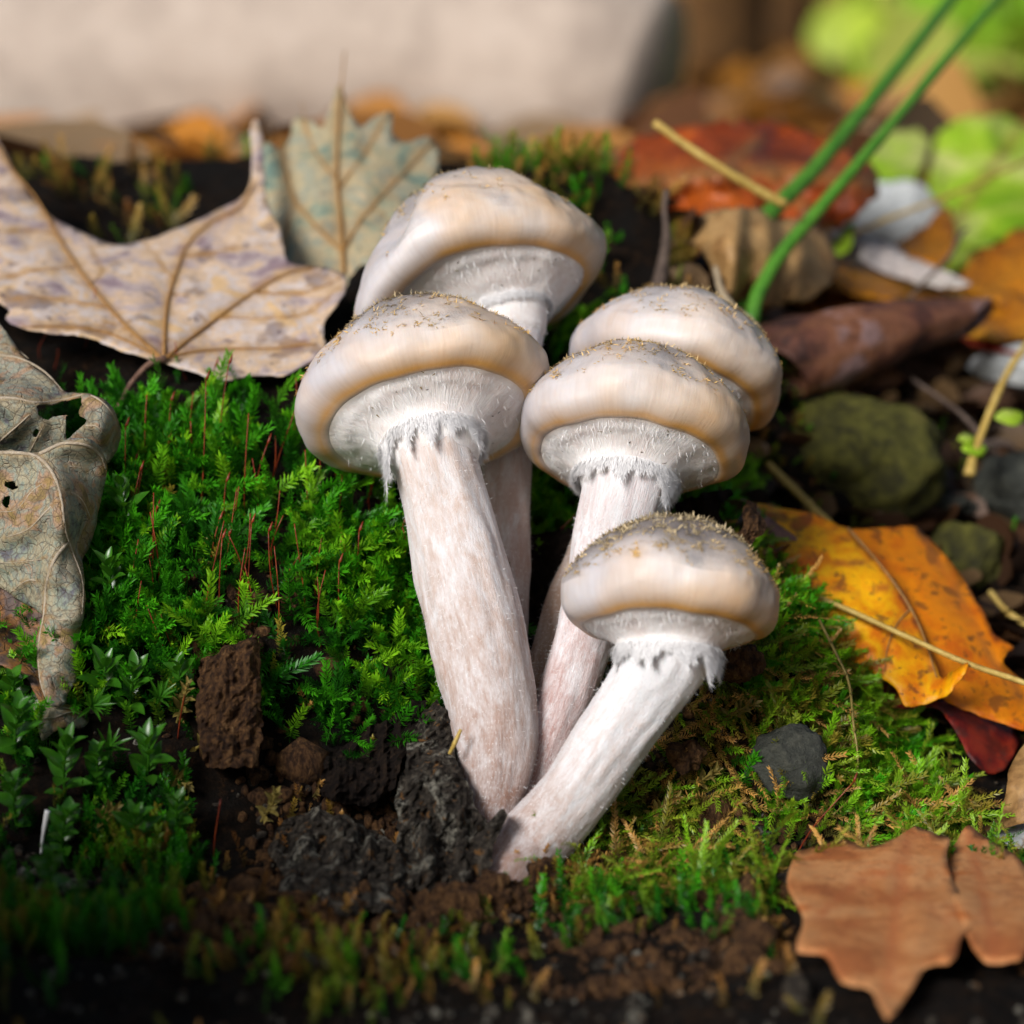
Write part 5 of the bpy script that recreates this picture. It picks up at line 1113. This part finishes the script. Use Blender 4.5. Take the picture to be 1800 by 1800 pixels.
# ------------------------------------------------------------------ the wood behind, far out of focus
MAT_BEECH = simple_mat('pale_beech_bark', [(.30, .24, .20), (.44, .36, .30), (.52, .44, .38)], .6, .7, .002)
pth = np.array([(-60, 78, 1.0), (-30, 80, 4.0), (-14, 80, 6.0), (-4, 79, 6.2), (3, 77, 5.5), (6, 76, 4.8)], float)
v, f = tube(crom(pth, 40), [6.5, 6.3, 6.2, 6.0, 5.6, 4.6], 40, lump=.06, freq=.12); one('fallen_log', 'pale smooth fallen log far behind the mushrooms, out of focus', 'log', v, f, MAT_BEECH)
MAT_DBARK = simple_mat('brown_trunk_bark', [(.05, .025, .008), (.14, .065, .018), (.22, .11, .03)], .5, .8, .004)
for lab, x, y, r0 in (('dark brown tree trunk blurred behind the rust leaf', 12, 210, 9), ('slim brown trunk blurred between log and green leaves', 27, 300, 8), ('thick dark trunk far behind the pale log', -46, 320, 14), ('far brown trunk behind the pale log', -12, 420, 11), ('far trunk behind the lime green bush', 62, 420, 13)):
    z0 = float(ground_z(x, y)); pth = np.array([(x, y, z0 - 6), (x + 1, y + 1, z0 + 40), (x - 2, y, z0 + 120), (x + 2, y + 4, z0 + 300)])
    v, f = tube(crom(pth, 24), [r0 * 1.25, r0, r0 * .9, r0 * .7], 24, lump=.07, freq=.08); one('tree_trunk', lab, 'tree trunk', v, f, MAT_DBARK, 'far tree trunks', base=(x, y, z0))
def scatter_leaves(name, label, n, x0, x1, y0, y1, zh, size, cols, mat, seed, xf=None, upright=0.0, cat='leaf litter'):
    r = np.random.default_rng(seed)
    T = []; 
    ts = np.linspace(0, 1, 6)
    for t_ in ts:
        w = .42 * math.sin(math.pi * min(1, .04 + t_ * .96)) ** .8
        T += [(t_ - .5, -w, .25 * w + .25 * (t_ - .5) ** 2), (t_ - .5, 0, .25 * (t_ - .5) ** 2), (t_ - .5, w, .25 * w + .25 * (t_ - .5) ** 2)]
    T = np.array(T); F = []
    for i in range(5):
        for j in range(2):
            a = i * 3 + j; F += [[a, a + 1, a + 4], [a, a + 4, a + 3]]
    F = np.array(F)
    x = r.uniform(x0, x1, n); y = y0 + (y1 - y0) * r.uniform(0, 1, n) ** 1.5; x = x * (xf(y) if xf is not None else 1)
    pos = np.stack([x, y, ground_z(x, y) + r.uniform(.1, 1, n) * zh], 1)
    C = np.array(cols); col = C[r.integers(0, len(C), n)] * r.uniform(.7, 1.2, (n, 1))
    xd = r.normal(0, 1, (n, 3)); xd[:, 2] *= .25 + upright; nr = r.normal(0, .45 + upright, (n, 3)) + np.array([0, -.3 * upright, 1])
    w, f, c_, t_ = plant(pos, xd, nr, size * r.uniform(.6, 1.3, n), (T, F, np.zeros(len(T))), col)
    o = mk(name, w, f, mat, attrs={'tint': c_}, kind='stuff'); o['label'] = label; o['category'] = cat
m = Mat('litter_leaf'); t_ = m.attr('tint', 'Color'); MAT_LIT = m.done(t_, .5, .4, trans=.25, tcol=t_)
scatter_leaves('leaf_litter', 'brown and orange fallen leaves carpeting the ground behind', 2600, -1, 1, 24, 520, 1.5, 5.5, [(.20, .085, .02), (.34, .15, .03), (.12, .05, .02), (.42, .22, .06), (.30, .20, .11), (.5, .2, .03)], MAT_LIT, 101, lambda y: 14 + .55 * y)
scatter_leaves('leaf_fragments', 'dark broken leaf bits on the ground under the brown leaves', 900, 2.5, 14, 3.5, 26, .35, 1.3, [(.05, .022, .010), (.09, .04, .016), (.03, .016, .010), (.12, .07, .03)], MAT_LIT, 104)
scatter_leaves('green_bush', 'lime green undergrowth blurred in the light behind the amber leaves', 900, 24, 60, 95, 190, 26, 6.0, [(.30, .50, .03), (.45, .58, .06), (.55, .60, .12), (.20, .42, .02)], MAT_LIT, 102, None, .6, 'bush')
scatter_leaves('far_foliage', 'distant green and yellow foliage closing the view', 5000, -1, 1, 420, 900, 130, 16, [(.10, .20, .02), (.30, .34, .04), (.35, .25, .04), (.06, .12, .02)], MAT_LIT, 103, lambda y: .75 * y, .8, 'foliage')
